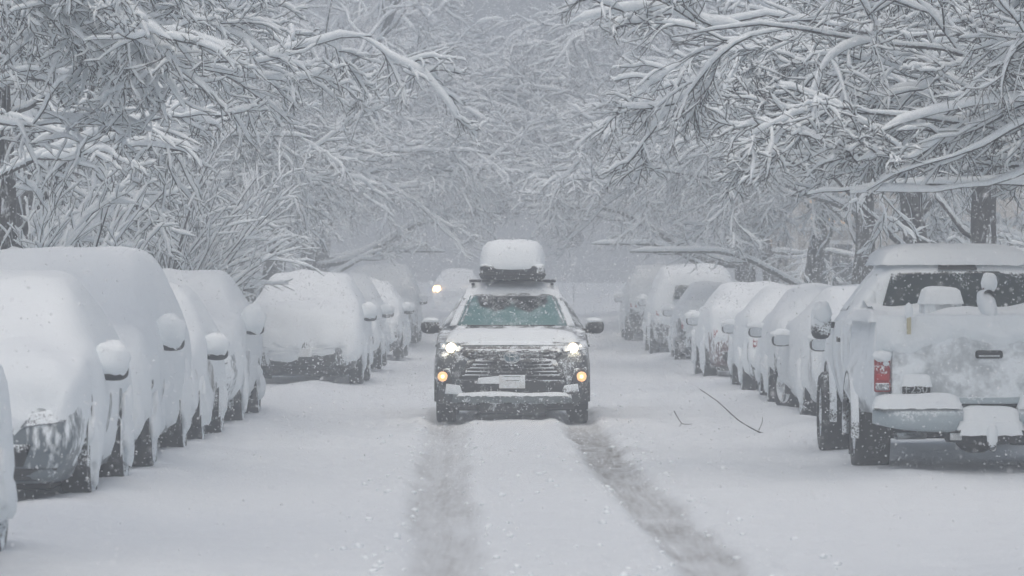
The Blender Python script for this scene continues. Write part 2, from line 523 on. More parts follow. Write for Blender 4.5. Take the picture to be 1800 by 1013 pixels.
def tree_proto(seed, trunk_h=3.0, trunk_r=0.20, lean=(0.05, 0, 0), limbs=7, limb_len=5.0, elev=(30, 65), droop=-0.10, street=0.35,
               nb=8, ns=7, nt=6, nq=3, snow=1.0, sub_droop=-0.10, fork=0.45, long_twigs=1.0, crown_top=3.0, zside=1.5, zroad=2.55, wob=1.0, lift=0.0, ztop=5.4, thin=0.45, limb_r=0.38, limb_snow=0.075, reach=9.0):
    rng = np.random.default_rng(seed)
    limb_tubes, twig_tubes, snow_tubes = Tubes(), Tubes(), Tubes()

    def clear(P, R, L):
        # branches that would hang into the road have been cut back
        x = P[:, -1, 0]
        k = P[:, :, 2].min(1) > zside + (zroad - zside) * sstep(0.0, 3.0, x) - 0.35 + 0.25 * rng.random(len(P))
        k &= P[:, -1, 0] < reach + 0.9 * rng.normal(0, 0.5, len(P))
        # the top of the crown is thin
        k &= (P[:, -1, 2] < ztop) | (rng.random(len(P)) < thin)
        return P[k], R[k], L[k]
    # trunk with a flared foot
    P0, R0 = grow(rng, np.array([[0, 0, -0.3]]), np.array([[lean[0], lean[1], 1.0]]), np.array([trunk_h + crown_top]), np.array([trunk_r]), 16, 0.05, (lean[0] * 0.2, lean[1] * 0.2, 0.02), 0.35)
    R0[:, 0] *= 1.45; R0[:, 1] *= 1.12
    trunk = Tubes(); trunk.bark(P0, R0, 12)
    L0 = np.array([trunk_h + crown_top])
    # limbs
    t0 = trunk_h * fork / L0[0] + 0.12
    t = np.linspace(t0, 0.98, limbs); az = np.arange(limbs) * 2.4 + rng.random(limbs) * 0.8
    i = np.clip((t * 15).astype(int), 0, 14)
    S = P0[0, i]; rad = R0[0, i]
    el = np.radians(elev[0] + (elev[1] - elev[0]) * rng.random(limbs) * (0.6 + 0.6 * t))
    D = np.stack([np.cos(az) * np.cos(el) + street, np.sin(az) * np.cos(el), np.sin(el)], -1)
    Ll = limb_len * (0.75 + 0.5 * rng.random(limbs)); Rl = rad * limb_r
    P1, R1 = grow(rng, S, unit(D), Ll, Rl, 14, 0.15, (0.0, 0, droop), 0.25, 0.1)
    fl = zside + (zroad + 0.15 - zside) * sstep(0.0, 3.0, P1[..., 0])
    P1[..., 2] = np.where(np.arange(14)[None, :] > 1, fl + 0.5 * (P1[..., 2] - fl + np.sqrt((P1[..., 2] - fl) ** 2 + 0.06)), P1[..., 2])
    over = np.clip(P1[..., 0] - (reach + 0.2), 0, None)
    P1[..., 0] -= over * 0.85; P1[..., 2] += over * 0.35
    limb_tubes.bark(P1, R1, 8); snow_tubes.snow(rng, P1, R1, limb_snow * snow, 7, 0.08)
    # branches
    S, D, L, R = kids(rng, P1, R1, Ll, nb, 0.20, 1.0, 30, 60, 0.55, 0.46, 0.55, (0.05, 0, -0.04 + lift))
    P2, R2 = grow(rng, S, D, L, R, 11, 0.15 * wob, (0, 0, sub_droop * 0.8), 0.28)
    P2, R2, L = clear(P2, R2, L)
    limb_tubes.bark(P2, R2, 6); snow_tubes.snow(rng, P2, R2, 0.085 * snow, 6, 0.12, cap=0.080)
    # sub-branches
    S, D, L, R = kids(rng, P2, R2, L, ns, 0.12, 1.0, 28, 58, 0.5, 0.46, 0.58, (0, 0, -0.05), 0.008)
    L = L * long_twigs
    P3, R3 = grow(rng, S, D, L, R, 8, 0.15 * wob, (0, 0, sub_droop * 0.8), 0.4)
    P3, R3, L = clear(P3, R3, L)
    twig_tubes.bark(P3, R3, 4); snow_tubes.snow(rng, P3, R3, 0.066 * snow, 5, 0.22, cap=0.058)
    # twigs
    S, D, L, R = kids(rng, P3, R3, L, nt, 0.12, 1.0, 25, 55, 0.55, 0.50, 0.72, (0, 0, -0.02), 0.0058)
    P4, R4 = grow(rng, S, D, L, R, 6, 0.17 * wob, (0, 0, sub_droop * 0.5), 0.5)
    P4, R4, L = clear(P4, R4, L)
    twig_tubes.bark(P4, R4, 3)
    keep = rng.random(len(P4)) < 0.9
    snow_tubes.snow(rng, P4[keep], R4[keep], 0.042 * snow, 4, 0.20, cap=0.040)
    if nq:
        S, D, L, R = kids(rng, P4, R4, L, nq, 0.15, 1.0, 25, 60, 0.6, 0.62, 0.8, (0, 0, 0.0), 0.0042)
        P5, R5 = grow(rng, S, D, L, R, 3, 0.2, (0, 0, -0.02), 0.6)
        twig_tubes.bark(P5, R5, 3)
        keep = rng.random(len(P5)) < 0.6
        snow_tubes.snow(rng, P5[keep], R5[keep], 0.028 * snow, 3, 0.2, cap=0.026)
    return dict(trunk=(trunk.mesh('trunk'), 'bark'), limbs=(limb_tubes.mesh('limbs'), 'bark'),
                twigs=(twig_tubes.mesh('twigs'), 'twig_bark'), snow_load=(snow_tubes.mesh('snow_load'), 'branch_snow'))


def shrub_proto(seed, stems=60, height=2.6, spread=0.75, arch=-0.10, snow=1.0, nk=7, stiff=0.04, foot=0.25):
    rng = np.random.default_rng(seed)
    tw, sn = Tubes(), Tubes()
    az = rng.random(stems) * 2 * PI; out = spread * rng.random(stems) ** 0.7
    S = np.stack([np.cos(az) * foot * rng.random(stems), np.sin(az) * foot * rng.random(stems), np.full(stems, -0.1)], -1)
    D = np.stack([np.cos(az) * out, np.sin(az) * out, np.ones(stems)], -1)
    L = height * (0.6 + 0.5 * rng.random(stems)); R = 0.010 + 0.010 * rng.random(stems)
    P, Rr = grow(rng, S, unit(D), L, R, 12, stiff, (0, 0, arch), 0.3, 0.05)
    tw.bark(P, Rr, 4); sn.snow(rng, P, Rr, 0.055 * snow, 6, 0.08)
    S, D, L, R = kids(rng, P, Rr, L, nk, 0.25, 1.0, 18, 42, 0.8, 0.34, 0.7, (0, 0, 0.05))
    P2, R2 = grow(rng, S, D, L, R, 7, 0.08, (0, 0, arch * 0.8), 0.4)
    tw.bark(P2, R2, 3); sn.snow(rng, P2, R2, 0.042 * snow, 5, 0.12)
    S, D, L, R = kids(rng, P2, R2, L, 3, 0.3, 1.0, 20, 45, 0.8, 0.5, 0.8, (0, 0, 0.03), 0.003)
    P3, R3 = grow(rng, S, D, L, R, 4, 0.1, (0, 0, arch * 0.5), 0.6)
    tw.bark(P3, R3, 3); sn.snow(rng, P3, R3, 0.028 * snow, 4, 0.15)
    return dict(stems=(tw.mesh('stems'), 'twig_bark'), snow_load=(sn.mesh('snow_load'), 'branch_snow'))


def plant(name, proto, loc, rz, label, cat, group, scale=1.0):
    r = empty(name, loc, rz)
    r.scale = (scale, scale, scale)
    tag(r, label, cat, group)
    for part, (me, mat) in proto.items():
        if not me.materials:
            me.materials.append(M[mat])
            me.polygons.foreach_set('use_smooth', np.ones(len(me.polygons), dtype=bool))
        o = bpy.data.objects.new(part, me)
        COL.objects.link(o)
        o.parent = r
        if part in ('twigs', 'snow_load', 'stems'):
            o['kind'] = 'stuff'
    return r


A = tree_proto(3, trunk_h=3.2, limb_len=4.9, limbs=12, elev=(28, 58), droop=-0.045, street=0.75, nb=9, ns=9, nt=9, nq=4, snow=1.05, sub_droop=-0.055, long_twigs=1.15, crown_top=2.0, zroad=2.5, ztop=4.5, thin=0.12, limb_r=0.20, limb_snow=0.04, reach=6.5)
B = tree_proto(8, trunk_h=3.0, limb_len=5.6, limbs=8, elev=(24, 56), droop=-0.055, street=0.7, nb=8, ns=8, nt=8, nq=3, snow=1.4, sub_droop=-0.11, crown_top=2.0, zroad=2.6, ztop=4.4, thin=0.08, limb_r=0.28, limb_snow=0.05, reach=4.4)
Ct = tree_proto(12, trunk_h=3.6, trunk_r=0.24, lean=(0.12, 0.05, 0), limb_len=4.4, limbs=10, elev=(12, 55), droop=-0.06, street=0.35, nb=8, ns=8, nt=7, nq=2, snow=1.45, sub_droop=-0.08, crown_top=3.0, zroad=2.9, ztop=5.2, thin=0.15, reach=4.4, limb_r=0.22, limb_snow=0.05)
Dt = tree_proto(21, trunk_h=3.8, trunk_r=0.22, lean=(-0.05, -0.06, 0), limb_len=4.4, limbs=10, elev=(15, 58), droop=-0.06, street=0.35, nb=8, ns=8, nt=7, nq=2, snow=1.45, sub_droop=-0.09, crown_top=3.0, zroad=2.9, ztop=5.2, thin=0.15, reach=4.4, limb_r=0.22, limb_snow=0.05)
Et = tree_proto(33, trunk_h=3.0, trunk_r=0.18, lean=(0.06, 0.08, 0), limb_len=5.4, limbs=10, elev=(0, 50), droop=-0.05, street=0.5, nb=8, ns=8, nt=7, nq=2, snow=1.6, sub_droop=-0.09, crown_top=3.4, zside=0.6, zroad=1.8, fork=0.3, ztop=6.0, thin=0.4, reach=6.8)
LROW = 'snow-laden trees lining the left side of the road'
RROW = 'snow-laden trees lining the right side of the road'
BACK = 'snow-laden trees standing back from the road'


def gz(x, y):
    return float(ground_z(np.array([float(x)]), np.array([float(y)]), False)[0])


TREES = [
    # proto, x, y, rot deg, scale, label, group
    (B, -6.6, 35.5, 12, 1.0, 'nearest tree on the left, trunk out of view, thick snow clumps at top left', LROW),
    (B, 9.6, 29.0, 185, 1.0, 'tree out at the top right corner, near snowy branches reaching into view', RROW),
    (Ct, -7.2, 22.5, 15, 1.28, 'unseen tree added beyond the top left corner to shade the foreground, high crown', LROW),  # out of view, added so its crown evens the foreground light
    (Ct, 7.4, 20.5, 200, 1.28, 'unseen tree added beyond the top right corner to shade the foreground, high crown', RROW),  # also unseen, added to shade the road and cars near the camera
    (Dt, -5.62, 43.5, -25, 1.0, 'dark trunked tree at the left edge of the picture behind the tall snow-buried car', LROW),
    (B, -7.0, 55.0, 150, 1.0, 'second tree trunk from the left edge, behind the fan-shaped bush', LROW),
    (Dt, -5.9, 74.0, 20, 1.0, 'tree beside the gap in the left row of cars, with a dark leaning trunk', LROW),
    (Ct, -5.7, 84.0, 70, 1.05, 'dark trunked tree just behind the roof of the car standing alone on the left', LROW),
    (B, -7.0, 99.0, -10, 1.15, 'hazy tree behind the far end of the left row of parked cars', LROW),
    (Dt, -7.2, 118.0, 30, 1.2, 'farthest faint tree on the left, left of the oncoming headlight', LROW),
    (A, 6.9, 34.5, 178, 1.0, 'nearest tree on the right, its long dark twigs fanning over the road', RROW),
    (B, 6.9, 40.5, 195, 1.0, 'tree right of the pickup with heavy drooping white boughs at the right edge', RROW),
    (Dt, 5.9, 51.0, 160, 1.0, 'brown trunked tree right behind the pickup cab roof', RROW),
    (Ct, 6.2, 60.5, 200, 1.0, 'forked tree seen above the left corner of the pickup cab', RROW),
    (Dt, 5.9, 69.0, 110, 1.0, 'leaning grey trunked tree left of the pickup, beside the pale house corner', RROW),
    (Ct, 5.9, 82.5, 250, 1.0, 'slim dark trunked tree in front of the warm lit house', RROW),
    (B, 6.8, 99.0, 185, 1.15, 'hazy tree behind the boxy car in the right row', RROW),
    (Dt, 7.4, 116.0, 175, 1.2, 'farthest faint tree on the right, near the round sign', RROW),
    (Et, -8.2, 68.0, 15, 0.95, 'low bushy tree right of the fan-shaped bush on the left', LROW),
    (Et, -5.9, 91.0, 10, 1.05, 'low bushy hazy tree above the far cars on the left', LROW),
    (Et, -5.9, 108.0, 10, 1.5, 'low faint tree left of the roof box, over the farthest left cars', LROW),
    (Et, 6.8, 75.5, 170, 1.0, 'low bushy tree behind the snow-buried cars in the middle of the right row', RROW),
    (Et, 5.9, 92.0, 190, 1.1, 'low bushy hazy tree over the boxy car on the right', RROW),
    (Et, 6.2, 107.0, 188, 1.5, 'low faint tree over the farthest right car', RROW),
    (Et, -9.5, 47.5, 60, 1.15, 'tree set back behind the snowy shrub at the left edge', BACK),
    (Dt, -10.0, 59.0, 200, 1.1, 'tree set back behind the fan-shaped bush on the left', BACK),
    (Et, -10.5, 72.0, 300, 1.2, 'tree set back on the left, behind the gap in the parked cars', BACK),
    (Et, -11.0, 86.0, 140, 1.2, 'faint tree deep in the left background behind the row of trunks', BACK),
    (Et, -10.0, 101.0, 10, 1.3, 'faint tree in the left distance behind the last cars', BACK),
    (Et, -12.5, 64.0, 90, 1.3, 'bushy tree deep behind the second trunk from the left edge', BACK),
    (Et, 10.0, 56.0, 20, 1.15, 'tree set back behind the pickup at the right edge', BACK),
    (Et, 10.5, 67.0, 100, 1.2, 'tree set back on the right between the pickup and the house', BACK),
    (Et, 9.6, 80.0, 230, 1.1, 'tree set back right of the slim dark trunk, before the house', BACK),
    (Et, -6.6, 128.0, 5, 1.75, 'last dim tree on the left where the road fades out', BACK),
    (Et, 7.2, 126.0, 175, 1.75, 'last dim tree on the right where the road fades out', BACK),
]
for pr, x, y, rz, sc, lab, grp in TREES:
    plant('street_tree' if grp != BACK else 'background_tree', pr, (x, y, gz(x, y) - 0.05), math.radians(rz), lab, 'tree', grp, sc)

SH1 = shrub_proto(5, 70, 2.3, 0.85, -0.055, 0.9, 7, 0.03)
SH2 = shrub_proto(6, 34, 2.2, 0.7, -0.02, 1.7, 8, 0.05, 0.35)
SHG = 'snowy shrubs on the left verge'
plant('arching_bush', SH1, (-5.75, 60.5, 0.25), 0.3, 'fan-shaped bush of thin arching snowy stems on the left', 'bush', SHG, 1.65)
plant('upright_shrub', SH2, (-5.40, 40.5, 0.25), 0.0, 'upright shrub thick with snow at the left edge above the parked cars', 'shrub', SHG, 1.3)

# ------------------------------------------------------------------ vehicles
def catmull(P, per):
    """P (n,k) control rows -> smooth rows, per samples per interval"""
    P = np.asarray(P, float); n = len(P); out = []
    Q = np.concatenate([P[:1], P, P[-1:]])
    for i in range(n - 1):
        p0, p1, p2, p3 = Q[i], Q[i + 1], Q[i + 2], Q[i + 3]
        for k in range(per):
            t = k / per
            m1 = 0.36 * (p2 - p0); m2 = 0.36 * (p3 - p1)
            h = (2 * t**3 - 3 * t**2 + 1) * p1 + (t**3 - 2 * t**2 + t) * m1 + (-2 * t**3 + 3 * t**2) * p2 + (t**3 - t**2) * m2
            out.append(h)
    out.append(P[-1])
    return np.array(out)


def section(y, zl, zb, zt, wl, wb, wt):
    zm = zl + (zb - zl) * 0.55
    k = min(0.10, (zt - zb) * 0.5 + 0.01)
    half = [(0, zl), (wl * 0.8, zl), (wl, zl + 0.07), (wb, zm), (wb * 0.975, zb), (wt + (wb - wt) * 0.10, zt - k), (wt * 0.84, zt - 0.018), (wt * 0.4, zt), (0, zt)]
    h = catmull(half, 4)
    right = h[:, :]                      # bottom centre -> top centre on the +x side
    left = h[::-1][1:-1] * (-1, 1)
    loop = np.concatenate([right, left])
    return np.column_stack([loop[:, 0], np.full(len(loop), y), loop[:, 1]])


def loft(stations, per=5):
    st = catmull(stations, per)
    G = np.array([section(*r) for r in st])          # (nu, nv, 3), nose first
    return G


def loft_mesh(name, G):
    nu, nv, _ = G.shape
    V = [tuple(p) for p in G.reshape(-1, 3)]
    F = [tuple(int(a) for a in f[::-1]) for f in grid_faces(nu, nv, True)]
    V.append(tuple(G[0].mean(0))); V.append(tuple(G[-1].mean(0)))
    a, b = len(V) - 2, len(V) - 1
    for j in range(nv):
        F.append((a, (j + 1) % nv, j))
        F.append((b, (nu - 1) * nv + j, (nu - 1) * nv + (j + 1) % nv))
    me = py_mesh(name, V, F)
    bm = bmesh.new(); bm.from_mesh(me); bmesh.ops.recalc_face_normals(bm, faces=list(bm.faces)); bm.to_mesh(me); bm.free()
    return me, V, F


def grid_normals(G):
    du = np.zeros_like(G); du[1:-1] = G[2:] - G[:-2]; du[0] = G[1] - G[0]; du[-1] = G[-1] - G[-2]
    dv = np.roll(G, -1, 1) - np.roll(G, 1, 1)
    N = unit(np.cross(dv, du))
    c = G.mean(1, keepdims=True)
    s = np.sign((N * (G - c)).sum(-1, keepdims=True)); s[s == 0] = 1
    return N * s


def smooth_grid(G, it, keep=None):
    for _ in range(it):
        A = (np.roll(G, 1, 1) + np.roll(G, -1, 1)) / 2
        B_ = G.copy(); B_[1:-1] = (G[2:] + G[:-2]) / 2
        H = 0.5 * G + 0.25 * A + 0.25 * B_
        G = H if keep is None else np.where(keep, G, H)
    return G


def snow_blanket(name, G, parent, top=0.16, side=0.05, cut=0.55, ragged=0.16, patch=0.35, seed=0.0, soft=6, front_cut=None, rear_cut=None, mat='snow'):
    """a coat of snow over the lofted body: thick on top, plastered on the sides, ragged at its lower edge"""
    y0, y1 = G[0, 0, 1], G[-1, 0, 1]
    # close the two ends towards a point so that nose and tail carry snow as well
    def cap(row, s):
        c = row.mean(0); return [c + (row - c) * f for f in s]
    E = np.concatenate([np.array(cap(G[0], (0.05, 0.5, 0.85))), G, np.array(cap(G[-1], (0.85, 0.5, 0.05)))])
    N = grid_normals(E)
    N[:3] = N[:3] * 0.3 + np.array([0, -1, 0]); N[-3:] = N[-3:] * 0.3 + np.array([0, 1, 0])
    for _ in range(2):
        N = unit(N + 0.5 * (np.roll(N, 1, 1) + np.roll(N, -1, 1)))
    out = E.copy()
    up = np.clip(N[..., 2], 0, 1)
    nu, nv, _ = E.shape
    for i in range(nu):
        for j in range(nv):
            x, y, z = E[i, j]
            big = nz(x * 1.1 + seed, y * 1.1, z * 1.1); med = nz(x * 3.8, y * 3.8 + seed, z * 1.2); fin = nz(x * 11, y * 11, z * 3.5 + seed)
            c = cut
            yy = (y - y0) / (y1 - y0)
            if front_cut is not None and yy < 0.06: c = front_cut
            if rear_cut is not None and yy > 0.94: c = rear_cut
            # how much snow sticks here: falls away below the ragged edge
            s = (z - c + ragged * (0.9 * med + 0.6 * fin)) / 0.10
            s = max(-0.7, min(1.0, s))
            if s > 0 and up[i, j] < 0.5:
                s = s * max(-0.5, min(1.0, 1.0 + patch * 2.6 * (med + 0.6 * fin - 0.12) * max(0.0, min(1.0, (1.0 - z) / 0.35))))
            t = side * s * (0.8 + 0.6 * med) + 0.010 * fin * (s > 0)
            tz = top * (up[i, j] ** 0.9) * (1 + 0.35 * big + 0.22 * med + 0.06 * fin) if s > 0 else 0
            out[i, j] += N[i, j] * t + np.array([0, 0, tz])
    keep = (E[..., 2] < cut + 0.25)[..., None]
    out = smooth_grid(out, soft, keep)
    V = [tuple(p) for p in out.reshape(-1, 3)]
    F = [tuple(int(a) for a in f[::-1]) for f in grid_faces(nu, nv, True)]
    return link(name, py_mesh(name, V, F), M[mat], parent)


class Shell:
    """ray-cast target on which trim panels are laid"""
    def __init__(s, V, F):
        s.bvh = BVHTree.FromPolygons([Vector(v) for v in V], F)

    def hit(s, axis, a, b):
        if axis == 'front': o, d = Vector((a, -6, b)), Vector((0, 1, 0))
        elif axis == 'rear': o, d = Vector((a, 12, b)), Vector((0, -1, 0))
        elif axis == 'right': o, d = Vector((6, a, b)), Vector((-1, 0, 0))
        elif axis == 'left': o, d = Vector((-6, a, b)), Vector((1, 0, 0))
        else: o, d = Vector((a, b, 9)), Vector((0, 0, -1))
        p, n, i, dist = s.bvh.ray_cast(o, d)
        return p, d


def panel(name, shell, axis, poly, mat, parent, off=0.008, thick=0.03, rings=4, step=0.08):
    pts = []
    n = len(poly)
    for i in range(n):
        a, b = poly[i], poly[(i + 1) % n]
        k = max(1, int(math.hypot(b[0] - a[0], b[1] - a[1]) / step))
        for q in range(k):
            pts.append((a[0] + (b[0] - a[0]) * q / k, a[1] + (b[1] - a[1]) * q / k))
    cx = sum(p[0] for p in pts) / len(pts); cy_ = sum(p[1] for p in pts) / len(pts)
    V, F = [], []
    last = None
    def proj(a, b, o):
        p, d = shell.hit(axis, a, b)
        if p is None:
            p, d = shell.hit(axis, cx + (a - cx) * 0.85, cy_ + (b - cy_) * 0.85)
            if p is None:
                p, d = shell.hit(axis, cx, cy_)
            p = Vector(p)
            if axis in ('front', 'rear'): p.x, p.z = a, b
            elif axis in ('left', 'right'): p.y, p.z = a, b
            else: p.x, p.y = a, b
        return p - d * o
    V.append(proj(cx, cy_, off))
    m = len(pts)
    for r in range(1, rings + 1):
        f = r / rings
        for (a, b) in pts:
            V.append(proj(cx + (a - cx) * f, cy_ + (b - cy_) * f, off))
    for (a, b) in pts:
        V.append(proj(a, b, off - thick))
    for j in range(m):
        F.append((0, 1 + j, 1 + (j + 1) % m))
    for r in range(rings):
        for j in range(m):
            a = 1 + r * m
            F.append((a + j, a + m + j, a + m + (j + 1) % m, a + (j + 1) % m))
    me = py_mesh(name, V, F)
    bm = bmesh.new(); bm.from_mesh(me); bmesh.ops.recalc_face_normals(bm, faces=list(bm.faces)); bm.to_mesh(me); bm.free()
    return link(name, me, M[mat], parent)


def mir(poly):
    return [(-a, b) for a, b in poly]


def lathe_x(name, prof, mat, parent, loc, seg=28):
    """profile of (x, r) turned round the x axis"""
    prof = np.array(prof, float)
    a = np.arange(seg) * 2 * PI / seg
    V = np.stack([np.repeat(prof[:, 0][:, None], seg, 1), prof[:, 1][:, None] * np.cos(a), prof[:, 1][:, None] * np.sin(a)], -1).reshape(-1, 3)
    me = fast_mesh(name, V, grid_faces(len(prof), seg, True))
    o = link(name, me, M[mat], parent)
    o.location = loc
    return o


def wheel(parent, x, y, r=0.34, w=0.22, side=1, turn=0.0, packed=0.0, rimmat='rim'):
    s = side
    h = w / 2
    prof = [(-h * 0.8, r * 0.62), (-h, r * 0.7), (-h * 1.02, r * 0.9), (-h * 0.85, r * 0.985), (-h * 0.5, r), (0, r * 1.003), (h * 0.5, r), (h * 0.85, r * 0.985), (h * 1.02, r * 0.9), (h, r * 0.7), (h * 0.8, r * 0.62)]
    wh = lathe_x('wheel', prof, 'rubber_parked' if packed else 'rubber', parent, (x, y, r))
    wh.rotation_euler = (0, 0, turn)
    rp = [(h * 0.75 * s, r * 0.66), (h * 0.9 * s, r * 0.63), (h * 0.55 * s, r * 0.58), (h * 0.35 * s, r * 0.5), (h * 0.35 * s, 0.001)]
    rim = lathe_x('rim', rp, rimmat, wh, (0, 0, 0), 24)
    bm = bmesh.new()
    for k in range(5):
        a = k * 2 * PI / 5 + 0.3
        m_ = bmesh.ops.create_cube(bm, size=1.0)
        for v in m_['verts']:
            q = Vector((v.co.x * 0.03 + h * 0.62 * s, v.co.y * r * (0.16 - 0.05 * v.co.z), (v.co.z + 0.5) * r * 0.58 + 0.02))
            v.co = Vector((q.x, q.y * math.cos(a) - q.z * math.sin(a), q.y * math.sin(a) + q.z * math.cos(a)))
    sp = bm_obj('spokes', bm, M[rimmat], wh, False)
    if packed:
        # snow caked over the upper part of the wheel and into its arch
        q = math.sin(x * 7 + y * 3 + packed * 5)
        ellipsoid('caked_snow', (s * h * 0.85, 0.06 * q, r * (0.45 + 0.15 * q)), (0.075, r * (0.86 + 0.12 * q), r * (0.80 + 0.15 * q)), 'snow', wh, 0.9, 20, 12, 0.55, x + y + packed)
        ellipsoid('caked_snow', (0, -r * 0.72, r * 0.75), (h * 1.15, r * 0.42, r * 0.62), 'snow', wh, 0.9, 16, 10, 0.5, x - y + packed)
        ellipsoid('caked_snow', (0, r * 0.72, r * 0.75), (h * 1.15, r * 0.42, r * 0.62), 'snow', wh, 0.9, 16, 10, 0.5, x - y + packed)
    return wh


def arch(parent, x, y, r, side, mat='black_trim'):
    """wheel-arch lip standing proud of the body side"""
    V, F = [], []
    n = 18
    for i in range(n + 1):
        a = PI * (-0.06 + 1.12 * i / n)
        for rr, dx in ((r + 0.035, 0.0), (r + 0.045, 0.035), (r + 0.10, 0.035), (r + 0.115, -0.03)):
            V.append((x + dx * side, y - math.cos(a) * rr, r + math.sin(a) * rr))
    for i in range(n):
        for j in range(3):
            a = i * 4 + j
            F.append((a, a + 1, a + 5, a + 4))
    return link('wheel_arch', py_mesh('wheel_arch', V, F), M[mat], parent)


def ellipsoid(name, c, rad, mat, parent, e=1.0, seg=16, rings=10, noise_amp=0.0, seed=0.0):
    V, F = [], []
    for i in range(rings + 1):
        th = PI * i / rings
        for j in range(seg):
            ph = 2 * PI * j / seg
            def sp(v): return math.copysign(abs(v) ** e, v)
            d = Vector((sp(math.sin(th)) * sp(math.cos(ph)), sp(math.sin(th)) * sp(math.sin(ph)), sp(math.cos(th))))
            k = 1 + noise_amp * nz(d.x * 1.6 + seed, d.y * 1.6, d.z * 1.6)
            V.append((c[0] + d.x * rad[0] * k, c[1] + d.y * rad[1] * k, c[2] + d.z * rad[2] * k))
    F = [tuple(int(a) for a in f) for f in grid_faces(rings + 1, seg, True)]
    return link(name, py_mesh(name, V, F), M[mat], parent)


def door_mirror(parent, x, y, z, side, body='black_trim', glass_rear=True, snow=0.1, w=0.23, h=0.15, facing=1):
    """housing, glass on the face that looks back along the car, a cap of snow"""
    r = ellipsoid('door_mirror', (x + side * w * 0.5, y, z), (w * 0.52, 0.075, h * 0.52), body, parent, 0.72, 18, 10)
    gy = y + 0.066
    V = [(x + side * w * 0.5, gy + 0.012, z)]
    n = 20
    for i in range(n):
        a = 2 * PI * i / n
        ca, sa = math.cos(a), math.sin(a)
        V.append((x + side * w * 0.5 + math.copysign(abs(ca) ** 0.6, ca) * w * 0.43, gy + 0.012, z + math.copysign(abs(sa) ** 0.6, sa) * h * 0.42))
    link('glass', py_mesh('glass', V, [(0, 1 + i, 1 + (i + 1) % n) for i in range(n)]), M['mirror_glass'], r, False)
    arm = box('bracket', (min(x - side * 0.08, x + side * 0.05), max(x - side * 0.08, x + side * 0.05), y - 0.03, y + 0.03, z - h * 0.45, z - h * 0.1), M[body], r, 0.01)
    if snow > 0:
        ellipsoid('snow_cap', (x + side * w * 0.46, y - 0.035, z + h * 0.22 + snow * 0.36), (w * 0.60, 0.10, snow * 0.80), 'snow', r, 0.85, 18, 10, 0.32, x + y * 1.7)
    return r


# -------- snow-buried parked cars
# station rows: y, z_low, z_belt, z_top, w_low, w_belt, w_top   (nose at y = 0)
def st_hatch(L=4.0, H=1.5, W=0.86, hood=0.95):
    return [(0.00, .36, .52, .56, .50, .66, .55), (0.03, .27, .62, .68, .66, .76, .66), (0.14, .22, .70, hood - .12, .74, W - .04, W - .14), (0.45, .20, .82, hood - .02, .78, W, W - .12),
            (0.95, .20, .92, hood + .06, .80, W, W - .12), (1.25, .20, .95, hood + .16, .80, W, W - .16), (1.85, .20, .97, H - .07, .80, W, .62), (2.30, .20, .98, H, .80, W, .60),
            (3.10, .20, 1.0, H - .02, .80, W, .58), (L - .45, .22, 1.0, H - .12, .79, W - .02, .54), (L - .14, .26, .98, H - .36, .75, W - .06, .58), (L - .03, .32, .80, .98, .66, W - .12, .62), (L, .42, .62, .72, .50, .66, .52)]


def st_sedan(L=4.6, H=1.44, W=0.89, hood=0.94):
    return [(0.00, .36, .52, .56, .50, .66, .55), (0.03, .27, .60, .66, .66, .78, .66), (0.16, .22, .68, hood - .14, .76, W - .04, W - .14), (0.55, .20, .80, hood - .04, .80, W, W - .12),
            (1.20, .20, .90, hood + .04, .82, W, W - .12), (1.45, .20, .92, hood + .10, .82, W, W - .14), (2.15, .20, .94, H - .06, .82, W, .60), (2.60, .20, .95, H, .82, W, .58),
            (3.20, .20, .96, H - .05, .82, W, .56), (3.75, .20, .97, 1.14, .82, W, .66), (4.05, .21, .96, 1.06, .82, W - .01, .72), (L - .12, .25, .92, 1.02, .78, W - .05, .70), (L - .03, .32, .76, .88, .68, W - .12, .62), (L, .42, .60, .70, .50, .66, .52)]


def st_suv(L=4.6, H=1.68, W=0.92, hood=1.06):
    return [(0.00, .40, .60, .66, .54, .70, .58), (0.03, .32, .72, .78, .70, .80, .70), (0.14, .27, .80, hood - .10, .78, W - .03, W - .12), (0.45, .25, .92, hood - .01, .82, W, W - .10),
            (1.00, .25, 1.02, hood + .06, .84, W, W - .11), (1.30, .25, 1.05, hood + .16, .84, W, W - .14), (2.00, .25, 1.08, H - .07, .84, W, .66), (2.40, .25, 1.09, H, .84, W, .64),
            (3.50, .25, 1.10, H - .02, .84, W, .63), (L - .40, .27, 1.10, H - .10, .83, W - .02, .60), (L - .12, .31, 1.06, H - .40, .78, W - .05, .64), (L - .03, .37, .90, 1.12, .70, W - .10, .68), (L, .46, .70, .82, .54, .70, .58)]


def st_van(L=4.9, H=1.80, W=0.95, hood=1.05):
    return [(0.00, .40, .60, .66, .56, .72, .60), (0.03, .30, .72, .80, .72, .82, .72), (0.14, .25, .82, hood - .08, .80, W - .03, W - .12), (0.40, .23, .94, hood + .02, .84, W, W - .10),
            (0.80, .23, 1.04, hood + .12, .86, W, W - .12), (1.10, .23, 1.06, hood + .26, .86, W, W - .16), (1.75, .23, 1.08, H - .08, .86, W, .72), (2.20, .23, 1.10, H, .86, W, .71),
            (4.00, .23, 1.10, H, .86, W, .71), (L - .30, .25, 1.10, H - .05, .86, W - .01, .69), (L - .08, .30, 1.08, H - .22, .82, W - .04, .68), (L - .02, .36, .95, 1.30, .74, W - .08, .72), (L, .46, .72, .90, .58, .72, .60)]


